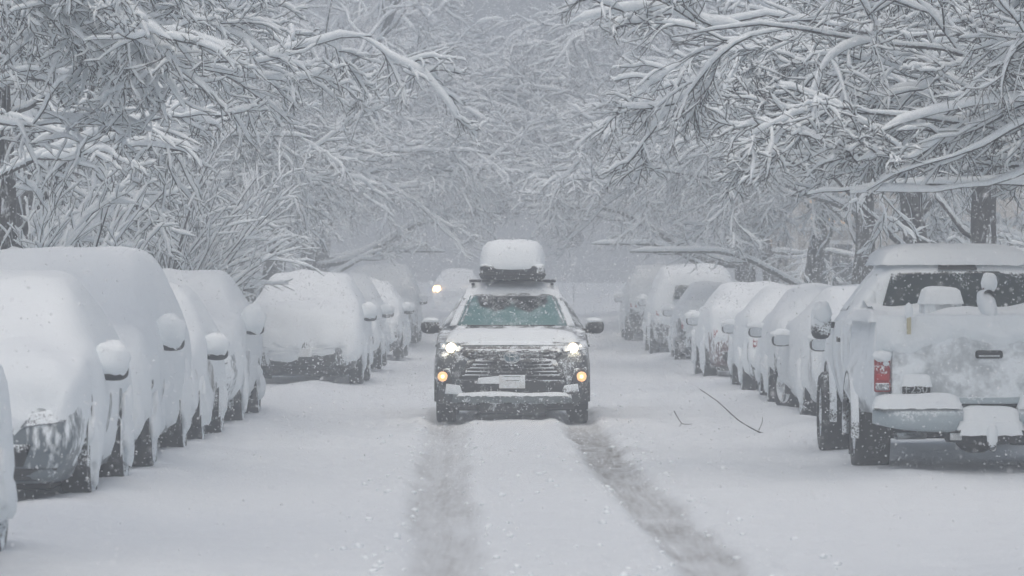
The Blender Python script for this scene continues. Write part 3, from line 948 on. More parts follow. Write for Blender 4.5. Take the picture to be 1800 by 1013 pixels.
def parked_car(name, label, group, cat, shape, kw, x, y, facing, paint, top=0.16, side=0.05, cut=0.5, ragged=0.16, front_cut=None, rear_cut=None, seed=0.0,
               turn=0.0, rear_glass=False, mirror_z=0.98, mirror_y=1.65, msnow=0.12, tilt=0.0, detail=True, hood_crease=False, patch=2.4):
    """facing -1: nose towards the camera; +1: tail towards the camera.  (x, y): middle of the near end"""
    st = shape(**kw)
    G = loft(st)
    L = st[-1][0]
    W = max(s[5] for s in st); H = max(s[3] for s in st)
    z0 = gz(x, y + 1.5) - 0.03
    rz = math.radians(tilt) if facing < 0 else PI + math.radians(tilt)
    root = empty(name, (x, y if facing < 0 else y + L, z0), rz)
    tag(root, label, cat, group)
    me, V, F = loft_mesh('body', G)
    body = link('body', me, M[paint], root)
    sh = Shell(V, F)
    r = 0.33 if H < 1.6 else 0.36
    wy = (0.86, L - 0.82)
    k = 0
    for yy in wy:
        for s in (-1, 1):
            wheel(root, s * (W - 0.085), yy, r, 0.21, s, turn if yy < 2 else 0.0, 0.0 if (turn and yy < 2) else seed + 0.1)
            arch(root, s * (W - 0.022), yy, r, s)
    for s in (-1, 1):
        hb = mirror_z
        door_mirror(root, s * (W - 0.02), mirror_y, hb, s, 'black_trim', True, msnow)
        # glass that the coat of snow lets through here and there
        zt = H - 0.16
        panel('side_window', sh, 'right' if s > 0 else 'left', [(mirror_y + 0.15, H * 0.64), (mirror_y + 1.0, H * 0.64), (mirror_y + 1.0, zt), (mirror_y + 0.55, zt)], 'window_snowy', root, 0.006)
        panel('headlight', sh, 'front', [(s * 0.46, hb * 0.62), (s * (W - 0.10), hb * 0.66), (s * (W - 0.06), hb * 0.78), (s * 0.52, hb * 0.72)], 'clear_lens', root, 0.012)
        panel('tail_light', sh, 'rear', [(s * (W - 0.25), H * 0.50), (s * (W - 0.10), H * 0.50), (s * (W - 0.09), H * 0.60), (s * (W - 0.23), H * 0.61)], 'red_lens_dusted', root, 0.012)
    panel('lower_grille', sh, 'front', [(-0.48, 0.34), (0.48, 0.34), (0.54, 0.50), (-0.54, 0.50)], 'black_trim', root, 0.010)
    panel('front_valance', sh, 'front', [(-0.68, 0.235), (0.68, 0.235), (0.72, 0.325), (-0.72, 0.325)], 'black_clean', root, 0.014)
    panel('rear_bumper_trim', sh, 'rear', [(-0.60, 0.33), (0.60, 0.33), (0.64, 0.48), (-0.64, 0.48)], 'black_trim', root, 0.010)
    panel('number_plate', sh, 'front', [(-0.15, 0.46), (0.15, 0.46), (0.15, 0.60), (-0.15, 0.60)], 'plate_white', root, 0.022)
    box('underbody', (-W + 0.22, W - 0.22, 0.25, L - 0.25, 0.16, 0.30), M['dark_cavity'], root, 0.02)
    if rear_glass:
        panel('rear_window', sh, 'rear', [(-0.50, H * 0.70), (0.50, H * 0.70), (0.44, H * 0.88), (-0.44, H * 0.88)], 'glass_dark_dusted', root, 0.11, 0.16)
        panel('wiper', sh, 'rear', [(-0.05, H * 0.71), (0.30, H * 0.72), (0.30, H * 0.735), (-0.05, H * 0.73)], 'black_clean', root, 0.125, 0.03)
        box('snow_ledge', (-0.5, 0.5, L - 0.5, L - 0.3, H * 0.69, H * 0.71), M['snow'], root, 0.005)
    snow_blanket('snow_cover', G, root, top, side, cut, ragged, patch, seed, 4, front_cut, rear_cut)
    return root, sh, G


dusted('paint_grey', (0.16, 0.19, 0.21), 0.52, 0.35, coarse=5, fine=40, up=0.1, stretch=(1, 1, 0.4))
dusted('paint_dark', (0.035, 0.042, 0.050), 0.50, 0.35, coarse=5, fine=40, up=0.1, stretch=(1, 1, 0.4))
dusted('paint_blue', (0.13, 0.16, 0.18), 0.42, 0.35, coarse=3.5, fine=22, up=0.1, stretch=(1, 1, 0.4))
dusted('paint_white', (0.55, 0.58, 0.60), 0.50, 0.35, coarse=5, fine=40, up=0.1, stretch=(1, 1, 0.4))
dusted('paint_red', (0.10, 0.030, 0.034), 0.46, 0.35, coarse=5, fine=40, up=0.1, stretch=(1, 1, 0.4))
dusted('window_snowy', (0.03, 0.045, 0.05), 0.80, 0.15, coarse=5, fine=40)
dusted('glass_dark_dusted', (0.006, 0.018, 0.020), 0.04, 0.08, coarse=6, fine=55)

LG = 'snow-buried cars parked along the left side'
RG = 'snow-buried cars parked along the right side'
LX = -3.18
parked_car('parked_car', 'nearest car, cut off by the left edge, only its snowy tail corner showing', LG, 'car', st_sedan, dict(), -4.0, 19.95, -1, 'paint_dark', 0.17, 0.06, 0.34, seed=1.0)
parked_car('parked_car', 'grey car with its bumper and lower grille bare, at the left edge, front towards us', LG, 'car', st_hatch, dict(L=4.1, H=1.54, W=0.88, hood=0.98), LX - .90, 28.8, -1, 'paint_blue', 0.18, 0.055, 0.34, 0.18, front_cut=0.60, seed=2.0, mirror_z=1.0, mirror_y=1.55, msnow=0.16)
parked_car('parked_suv', 'tallest snow-buried car on the left with a broad white roof', LG, 'car', st_van, dict(L=4.8, H=1.73), LX - .97, 33.7, -1, 'paint_grey', 0.19, 0.065, 0.33, 0.20, seed=3.0, mirror_z=1.13, mirror_y=1.7, msnow=0.18)
parked_car('parked_car', 'low snow-buried car right behind the tallest one on the left', LG, 'car', st_hatch, dict(L=4.2, H=1.48), LX - .90, 39.3, -1, 'paint_dark', 0.16, 0.06, 0.33, 0.20, seed=4.0, mirror_z=0.95, msnow=0.14)
parked_car('parked_suv', 'last car of the near left row, dark mirror under a big snow cap', LG, 'car', st_suv, dict(L=4.5, H=1.58), LX - .93, 44.6, -1, 'paint_grey', 0.17, 0.06, 0.34, 0.20, seed=5.0, mirror_z=1.12, msnow=0.20)
parked_car('parked_suv', 'snow-buried car alone on the left, whole front visible, dark lower bumper', LG, 'car', st_suv, dict(L=4.6, H=1.57, W=0.90), -3.42, 62.3, -1, 'paint_dark', 0.18, 0.06, 0.42, 0.05, front_cut=0.40, seed=6.0, mirror_z=1.08, msnow=0.16)
parked_car('parked_car', 'hazy snow-buried car right behind the lone front-facing car on the left', LG, 'car', st_hatch, dict(L=4.2, H=1.50), -3.35, 70.0, -1, 'paint_dark', 0.16, 0.05, 0.40, seed=7.0)
parked_car('parked_car', 'faint snow-buried car second behind the lone front-facing car on the left', LG, 'car', st_sedan, dict(), -3.3, 80.5, -1, 'paint_dark', 0.16, 0.05, 0.42, seed=8.0)
parked_car('parked_suv', 'farthest faint parked car on the left, near the oncoming headlight', LG, 'car', st_suv, dict(), -3.35, 93.0, -1, 'paint_dark', 0.16, 0.05, 0.45, seed=9.0)

parked_car('parked_car', 'snow-buried car directly left of the pickup, its wing mirror glass clear', RG, 'car', st_sedan, dict(L=4.3, H=1.37), 4.30, 41.4, 1, 'paint_white', 0.17, 0.06, 0.36, 0.18, seed=12.0, mirror_z=0.93, msnow=0.085)
parked_car('parked_car', 'snow-buried car second left of the pickup, with a bare front wheel rim turned out', RG, 'car', st_sedan, dict(L=4.3, H=1.36), 4.16, 46.4, 1, 'paint_white', 0.17, 0.06, 0.36, 0.18, seed=13.0, mirror_z=0.92, msnow=0.085, turn=0.35, tilt=1.2)
parked_car('parked_car', 'snow-buried car third left of the pickup in the right row', RG, 'car', st_hatch, dict(L=4.1, H=1.37), 4.18, 51.4, 1, 'paint_dark', 0.16, 0.06, 0.34, 0.18, seed=14.0, tilt=-1.0, mirror_z=0.96, msnow=0.085)
parked_car('parked_car', 'snow-buried car fourth left of the pickup in the right row', RG, 'car', st_sedan, dict(L=4.4, H=1.37), 4.12, 57.0, 1, 'paint_dark', 0.16, 0.06, 0.34, 0.18, seed=15.0, mirror_z=0.92, msnow=0.085)
parked_car('parked_car', 'dark red tailed snow-buried car fifth left of the pickup, middle of the right row', RG, 'car', st_hatch, dict(L=4.2, H=1.40), 3.84, 64.6, 1, 'paint_red', 0.16, 0.05, 0.50, 0.08, rear_cut=0.66, seed=16.0, mirror_z=0.95, tilt=0.8)
parked_car('parked_car', 'low dark tailed hazy car between the red tailed car and the boxy one', RG, 'car', st_sedan, dict(L=4.5, H=1.38), 4.02, 78.3, 1, 'paint_dark', 0.17, 0.05, 0.56, 0.08, rear_cut=0.66, seed=18.0, tilt=-0.8)
parked_car('parked_suv', 'boxy snow-covered car on the right with a dark rear window showing', RG, 'car', st_van, dict(L=4.7, H=1.72), 3.77, 85.6, 1, 'paint_dark', 0.20, 0.05, 0.60, 0.08, rear_cut=0.68, seed=17.0, rear_glass=True, mirror_z=1.12)
parked_car('parked_suv', 'farthest faint parked car on the right, left of the boxy one', RG, 'car', st_van, dict(L=4.7, H=1.62), 3.5, 96.0, 1, 'paint_dark', 0.18, 0.05, 0.60, 0.08, rear_cut=0.70, seed=19.0)


# -------- the oncoming car in the middle of the road
dusted('suv_paint', (0.035, 0.042, 0.047), 0.22, 0.3, coarse=7, fine=70, up=0.12)
dusted('suv_hood', (0.050, 0.058, 0.064), 0.62, 0.3, coarse=4, fine=50, up=0.12, stretch=(0.4, 1, 2.5))
dusted('grille_bar', (0.02, 0.022, 0.024), 0.20, 0.4, coarse=5, fine=40, up=0.1, stretch=(1, 1, 1))
dusted('skid_silver', (0.15, 0.18, 0.19), 0.26, 0.4, 0.3, coarse=6, fine=50)
dusted('lamp_housing', (0.08, 0.085, 0.09), 0.30, 0.4, 0.2, coarse=9)
dusted('emblem_blue', (0.10, 0.17, 0.20), 0.35, 0.3, 0.3, coarse=9)
dusted('box_black', (0.018, 0.019, 0.022), 0.30, 0.45, coarse=6, fine=70)


def windscreen_mat():
    """teal glass, frosted over except for a patch under the roof edge"""
    m, nt, b = new_mat('windscreen')
    L = nt.links.new
    b.inputs['Roughness'].default_value = 0.12
    tc = nt.nodes.new('ShaderNodeTexCoord')
    sp = nt.nodes.new('ShaderNodeSeparateXYZ'); L(tc.outputs['Object'], sp.inputs[0])
    n1 = nt.nodes.new('ShaderNodeTexNoise'); n1.inputs['Scale'].default_value = 7; n1.inputs['Detail'].default_value = 5; L(tc.outputs['Object'], n1.inputs['Vector'])
    n2 = nt.nodes.new('ShaderNodeTexNoise'); n2.inputs['Scale'].default_value = 75; n2.inputs['Detail'].default_value = 2; L(tc.outputs['Object'], n2.inputs['Vector'])
    def math_(op, a, b_):
        n = nt.nodes.new('ShaderNodeMath'); n.operation = op
        for i, q in enumerate((a, b_)):
            if q is None: continue
            if isinstance(q, (int, float)): n.inputs[i].default_value = q
            else: L(q, n.inputs[i])
        return n.outputs[0]
    ax = math_('ABSOLUTE', sp.outputs['X'], None)
    # cleared patch: two lobes hanging down from the top edge
    lobe = math_('ABSOLUTE', math_('SUBTRACT', ax, 0.20), None)
    edge = math_('ADD', math_('MULTIPLY', lobe, 0.55), math_('MULTIPLY', n1.outputs['Fac'], 0.12))
    lvl = math_('SUBTRACT', sp.outputs['Z'], math_('ADD', edge, 1.255))
    wide = math_('SUBTRACT', 0.47, math_('ADD', ax, math_('MULTIPLY', n1.outputs['Fac'], 0.06)))
    msk = math_('MINIMUM', lvl, wide)
    mr = nt.nodes.new('ShaderNodeMapRange'); mr.inputs['From Min'].default_value = -0.015; mr.inputs['From Max'].default_value = 0.025
    L(msk, mr.inputs['Value'])
    cl = nt.nodes.new('ShaderNodeMix'); cl.data_type = 'RGBA'
    cl.inputs[6].default_value = (0.075, 0.185, 0.185, 1); cl.inputs[7].default_value = (0.014, 0.018, 0.020, 1)
    L(mr.outputs[0], cl.inputs[0])
    fl = math_('ADD', math_('MULTIPLY', n1.outputs['Fac'], 0.5), math_('MULTIPLY', n2.outputs['Fac'], 0.5))
    mr2 = nt.nodes.new('ShaderNodeMapRange'); mr2.inputs['From Min'].default_value = 0.52; mr2.inputs['From Max'].default_value = 0.66; L(fl, mr2.inputs['Value'])
    fac = math_('MULTIPLY', mr2.outputs[0], 0.55)
    c2 = nt.nodes.new('ShaderNodeMix'); c2.data_type = 'RGBA'; c2.inputs[7].default_value = (*SNOW, 1)
    L(fac, c2.inputs[0]); L(cl.outputs[2], c2.inputs[6]); L(c2.outputs[2], b.inputs['Base Color'])
    M['windscreen'] = m


windscreen_mat()


def oval_ring(name, cx, cz, rx, rz_, y, rad, mat, parent, n=28):
    a = np.arange(n) * 2 * PI / n
    V, F = [], []
    k = 6
    for i in range(n):
        c = Vector((cx + math.cos(a[i]) * rx, y, cz + math.sin(a[i]) * rz_))
        o = Vector((math.cos(a[i]) * rz_, 0, math.sin(a[i]) * rx)).normalized()
        for j in range(k):
            b = 2 * PI * j / k
            V.append(c + o * (math.cos(b) * rad) + Vector((0, 1, 0)) * (math.sin(b) * rad))
    for i in range(n):
        for j in range(k):
            F.append((i * k + j, i * k + (j + 1) % k, ((i + 1) % n) * k + (j + 1) % k, ((i + 1) % n) * k + j))
    return link(name, py_mesh(name, V, F), M[mat], parent)


def disc(name, c, r, mat, parent, n=20, dy=-1, dome=0.3):
    V = [(c[0], c[1] + dy * r * dome, c[2])]
    for f in (0.5, 1.0):
        for i in range(n):
            a = 2 * PI * i / n
            V.append((c[0] + math.cos(a) * r * f, c[1] + dy * r * dome * (1 - f * f), c[2] + math.sin(a) * r * f))
    F = [(0, 1 + i, 1 + (i + 1) % n) for i in range(n)] + [(1 + i, 1 + n + i, 1 + n + (i + 1) % n, 1 + (i + 1) % n) for i in range(n)]
    return link(name, py_mesh(name, V, F), M[mat], parent)


def oncoming_suv(name, label, loc, rz, lamp='headlamp_on', full=True, lamp_r=0.050):
    root = empty(name, loc, rz)
    tag(root, label, 'car')
    st = [(0.00, .30, .55, .62, .60, .74, .62), (0.03, .24, .70, .80, .72, .84, .72), (0.12, .21, .82, .96, .80, .905, .80), (0.40, .22, .94, 1.04, .83, .925, .83), (1.00, .22, 1.04, 1.11, .84, .925, .80),
          (1.28, .22, 1.07, 1.16, .84, .925, .78), (1.62, .22, 1.09, 1.37, .84, .925, .675), (1.98, .22, 1.10, 1.575, .84, .925, .585), (2.35, .22, 1.11, 1.645, .84, .925, .575), (3.40, .22, 1.12, 1.64, .84, .925, .56),
          (4.15, .24, 1.12, 1.56, .83, .91, .58), (4.48, .30, 1.08, 1.20, .78, .88, .64), (4.58, .36, .90, 1.00, .70, .82, .66), (4.60, .46, .70, .82, .54, .70, .58)]
    G = loft(st, 6)
    me, V, F = loft_mesh('body', G)
    link('body', me, M['suv_paint'], root)
    sh = Shell(V, F)
    for yy in (0.92, 3.62):
        for s in (-1, 1):
            wheel(root, s * 0.80, yy, 0.36, 0.225, s)
            arch(root, s * 0.90, yy, 0.36, s)
    box('underbody', (-0.70, 0.70, 0.3, 4.3, 0.17, 0.34), M['dark_cavity'], root, 0.02)
    # glass
    panel('windscreen', sh, 'front', [(-0.67, 1.175), (0.67, 1.175), (0.525, 1.535), (-0.525, 1.535)], 'windscreen', root, 0.006, 0.02, 8, 0.05)
    for s in (-1, 1):
        ax = 'right' if s > 0 else 'left'
        d = panel('front_door', sh, ax, [(1.35, .34), (2.45, .34), (2.50, 1.08), (1.32, 1.06)], 'suv_paint', root, 0.006)
        panel('handle', sh, ax, [(2.22, .90), (2.42, .90), (2.42, .94), (2.22, .94)], 'black_trim', d, 0.03)
        d = panel('rear_door', sh, ax, [(2.50, .34), (3.25, .34), (3.55, .80), (3.50, 1.10), (2.54, 1.09)], 'suv_paint', root, 0.006)
        panel('handle', sh, ax, [(3.22, .92), (3.42, .92), (3.42, .96), (3.22, .96)], 'black_trim', d, 0.03)
        panel('side_window', sh, ax, [(1.75, 1.14), (2.48, 1.15), (2.48, 1.50), (2.12, 1.50)], 'glass_dark_dusted', root, 0.004)
        panel('side_window', sh, ax, [(2.54, 1.15), (3.45, 1.16), (3.40, 1.49), (2.54, 1.50)], 'glass_dark_dusted', root, 0.004)
        panel('sill_cladding', sh, ax, [(1.32, .25), (3.2, .25), (3.2, .36), (1.32, .36)], 'black_trim', root, 0.012)
        # roof pillar with snow along it
        panel('windscreen_pillar', sh, 'front', [(s * 0.69, 1.16), (s * 0.775, 1.16), (s * 0.61, 1.52), (s * 0.54, 1.54)], 'black_trim_snowy', root, 0.012, 0.03, 4, 0.04)
    # front end
    panel('hood_edge', sh, 'front', [(-0.62, 0.955), (0.62, 0.955), (0.60, 1.01), (-0.60, 1.01)], 'suv_hood', root, 0.012)
    gu = panel('upper_grille', sh, 'front', [(-0.60, .84), (-0.50, .79), (0.50, .79), (0.60, .84), (0.56, .91), (-0.56, .91)], 'black_trim', root, 0.014)
    for zz in (0.825, 0.87):
        panel('bar', sh, 'front', [(-0.54, zz), (0.54, zz), (0.54, zz + .018), (-0.54, zz + .018)], 'grille_bar', gu, 0.035)
    gl = panel('main_grille', sh, 'front', [(-0.64, .56), (0.64, .56), (0.52, .78), (0.40, .80), (-0.40, .80), (-0.52, .78)], 'black_trim', root, 0.016)
    for i in range(5):
        zz = 0.585 + i * 0.042; hw = 0.60 - i * 0.032
        panel('bar', sh, 'front', [(-hw, zz), (hw, zz), (hw - .01, zz + .016), (-hw + .01, zz + .016)], 'grille_bar', gl, 0.04)
        # snow lodged on the slats, thicker towards the sides
        for s in (-1, 1):
            panel('slat_snow', sh, 'front', [(s * (0.22 + 0.04 * (i % 2)), zz + .016), (s * (hw - .03), zz + .014), (s * (hw - .04), zz + .028), (s * (0.34), zz + .022)], 'snow', gl, 0.042, 0.04)
    lg = panel('lower_grille', sh, 'front', [(-0.66, .36), (0.66, .36), (0.62, .545), (-0.62, .545)], 'black_trim', root, 0.012)
    panel('snow_patch', sh, 'front', [(-0.42, .50), (0.05, .50), (0.10, .585), (-0.10, .60), (-0.40, .57)], 'snow', lg, 0.045, 0.05)
    for s in (-1, 1):
        panel('snow_patch', sh, 'front', [(s * .58, .37), (s * .80, .38), (s * .78, .50), (s * .62, .48)], 'snow' if s < 0 else 'black_trim_snowy', lg, 0.03, 0.05)
    if True:
        p, d = sh.hit('front', 0.0, .815)
        ey = p.y - 0.055
        e = disc('emblem', (0.0, ey, .815), 0.098, 'emblem_blue', root, 26, -1, 0.10)
        for v in e.data.vertices: v.co.z = .815 + (v.co.z - .815) * .70
        oval_ring('emblem_ring', 0, .815, .098, .068, ey - .004, .009, 'chrome', e)
        oval_ring('emblem_ring', 0, .818, .032, .060, ey - .012, .007, 'chrome', e)
        oval_ring('emblem_ring', 0, .842, .066, .022, ey - .012, .007, 'chrome', e)
    pl = box('number_plate', (-0.155, 0.155, -0.050, -0.036, .445, .605), M['plate_white'], root, 0.006)
    bm = bmesh.new()
    rng = np.random.default_rng(4)
    box('plate_lettering', (-0.075, 0.085, -0.0535, -0.0505, .535, .542), M['black_clean'], pl, 0.0)
    box('plate_lettering', (-0.10, 0.10, -0.0535, -0.0505, .582, .588), M['black_clean'], pl, 0.0)
    # bumper lip, skid plate and what hangs below
    bmp = panel('bumper_lip', sh, 'front', [(-0.72, .275), (0.72, .275), (0.70, .375), (-0.70, .375)], 'skid_silver', root, 0.05, 0.09)
    snow_lump('snow_ledge', (-0.66, 0.68, -0.07, 0.03, .365, .402), bmp, 0.012, 5.0, 0.03)
    box('skid_plate', (-0.40, 0.40, -0.01, 0.30, .135, .285), M['black_trim'], root, 0.03)
    for s in (-1, 1):
        box('air_dam', (min(s * .40, s * .74), max(s * .40, s * .74), 0.0, 0.1, .20, .28), M['black_trim'], root, 0.02)
        box('bumper_corner', (min(s * .70, s * .90), max(s * .70, s * .90), 0.10, 0.22, .26, .48), M['black_trim'], root, 0.03)
        hl = panel('headlight', sh, 'front', [(s * .60, .875), (s * .88, .90), (s * .90, .985), (s * .74, .975), (s * .58, .93)], 'lamp_housing', root, 0.02)
        p, d = sh.hit('front', s * .725, .922)
        disc('bulb', (s * .725, p.y - 0.035, .922), lamp_r, lamp, hl)
        disc('glow_disc', (s * .725, p.y - 0.026, .922), lamp_r * 1.3, 'lamp_glow' if full else 'headlamp_far', hl)  # larger disc behind the bulb, painted halo of its light
        p, d = sh.hit('front', s * .83, .935)
        disc('side_bulb', (s * .815, p.y - 0.03, .945), 0.014, 'lamp_glow', hl)
        fb = panel('fog_lamp_bezel', sh, 'front', [(s * .70, .50), (s * .88, .52), (s * .885, .70), (s * .74, .68)], 'black_trim', root, 0.016)
        p, d = sh.hit('front', s * .825, .585)
        disc('glow_disc', (s * .825, p.y - 0.028, .585), 0.060, 'fog_glow' if full else 'clear_lens', fb)  # disc behind the fog lamp, painted amber halo where lit
        disc('fog_lamp', (s * .825, p.y - 0.035, .585), 0.038, 'foglamp_on' if full else 'clear_lens', fb)
        door_mirror(root, s * 0.90, 1.52, 1.16, s, 'black_trim', True, 0.0, 0.22, 0.17)
        ellipsoid('mirror_snow', (s * 1.00, 1.50, 1.235), (0.10, 0.06, 0.035), 'snow', root, 0.9, 12, 8, 0.2, s)
        # roof rails
        box('roof_rail', (s * .49 - .018, s * .49 + .018, 2.0, 3.8, 1.665, 1.695), M['black_clean'], root, 0.008)
    # roof and hood snow
    snow_lump('roof_snow', (-0.615, 0.615, 1.93, 4.1, 1.52, 1.715), root, 0.015, 2.0, 0.06)
    hs = snow_lump('hood_snow', (-0.80, 0.80, 0.22, 1.42, 1.0, 1.145), root, 0.012, 7.0, 0.06)
    box('wiper', (-0.55, -0.02, 1.30, 1.33, 1.168, 1.182), M['black_clean'], root, 0.004)
    box('wiper', (0.04, 0.52, 1.30, 1.33, 1.168, 1.182), M['black_clean'], root, 0.004)
    if not full:
        return root
    # roof box on two bars
    for yy in (2.30, 3.30):
        box('cross_bar', (-0.54, 0.54, yy, yy + 0.06, 1.70, 1.735), M['black_clean'], root, 0.01)
    rb = bm_obj('roof_box', bevel_box(-0.405, 0.405, 1.85, 3.75, 1.735, 1.93, bev=0.06, seg=4), M['box_black'], root)
    box('box_rim', (-0.415, 0.415, 1.84, 3.76, 1.785, 1.805), M['black_clean'], rb, 0.008)
    # the load of snow on the box: steep sided, flat topped
    Vv, Ff = [], []
    lay = [(0.40, 1.855, 0.03), (0.415, 1.88, 0.02), (0.410, 1.95, 0.03), (0.395, 2.06, 0.05), (0.37, 2.15, 0.09), (0.32, 2.205, 0.15), (0.22, 2.228, 0.28), (0.08, 2.235, 0.55), (0.004, 2.236, 0.9)]
    n = 44
    for hw, zz, ins in lay:
        for i in range(n):
            a = 2 * PI * i / n; ca, sa = math.cos(a), math.sin(a)
            e_ = 0.38
            x = math.copysign(abs(ca) ** e_, ca) * hw; y = 2.80 + math.copysign(abs(sa) ** e_, sa) * (0.98 - ins)
            w = 1 + 0.03 * nz(x * 4, y * 3, zz * 5)
            Vv.append((x * w, y, zz + 0.015 * nz(x * 5, y * 4, 3)))
    Ff = [tuple(int(q) for q in f) for f in grid_faces(len(lay), n, True)]
    link('snow_cap', py_mesh('snow_cap', Vv, Ff), M['snow'], rb)
    return root


oncoming_suv('oncoming_suv', 'dark snow-dusted car with roof box and lit headlights driving towards us mid-road', (-0.10, 47.3, -0.045), 0.0)
far = oncoming_suv('distant_car', 'distant oncoming car coloured pale to sink into the haze, one warm headlight visible', (-2.43, 150.0, 0.33), 0.0, 'headlamp_far', False, 0.12)
dusted('haze_pale', (0.30, 0.32, 0.34), 1.1, 0.6, coarse=3, fine=12)  # haze painted into the colour: whitens the distant car
for ch in far.children_recursive:
    if ch.data and ch.data.materials[0] not in (M['headlamp_far'], M['snow']):
        ch.data.materials[0] = M['haze_pale']


# -------- the pickup on the right, tail towards us
dusted('pickup_white', (0.46, 0.52, 0.54), 0.46, 0.35, coarse=5, fine=26, up=0.1)
dusted('pickup_tailgate', (0.45, 0.49, 0.51), 0.50, 0.35, coarse=3.4, fine=15, up=0.1, soft=0.07)
dusted('pickup_side', (0.46, 0.50, 0.52), 0.72, 0.35, coarse=5, fine=26, up=0.1, stretch=(1, 1, .4))
dusted('bumper_silver', (0.40, 0.47, 0.50), 0.18, 0.35, 0.4, coarse=6, fine=60)
dusted('brown_wood', (0.10, 0.045, 0.03), 0.2, 0.8)
plain('strap_yellow', (0.50, 0.46, 0.30), 0.7)


def text_mesh(name, body, size, mat, parent, loc, rot, extrude=0.004, sx=1.0):
    cu = bpy.data.curves.new(name, 'FONT')
    cu.body = body; cu.size = size; cu.extrude = extrude; cu.align_x = 'CENTER'
    tmp = bpy.data.objects.new(name + '_tmp', cu)
    COL.objects.link(tmp)
    dg = bpy.context.evaluated_depsgraph_get()
    me = bpy.data.meshes.new_from_object(tmp.evaluated_get(dg))
    bpy.data.objects.remove(tmp)
    me.materials.clear()
    o = link(name, me, M[mat], parent, False)
    o.location = loc; o.rotation_euler = rot; o.scale = (sx, 1, 1)
    return o


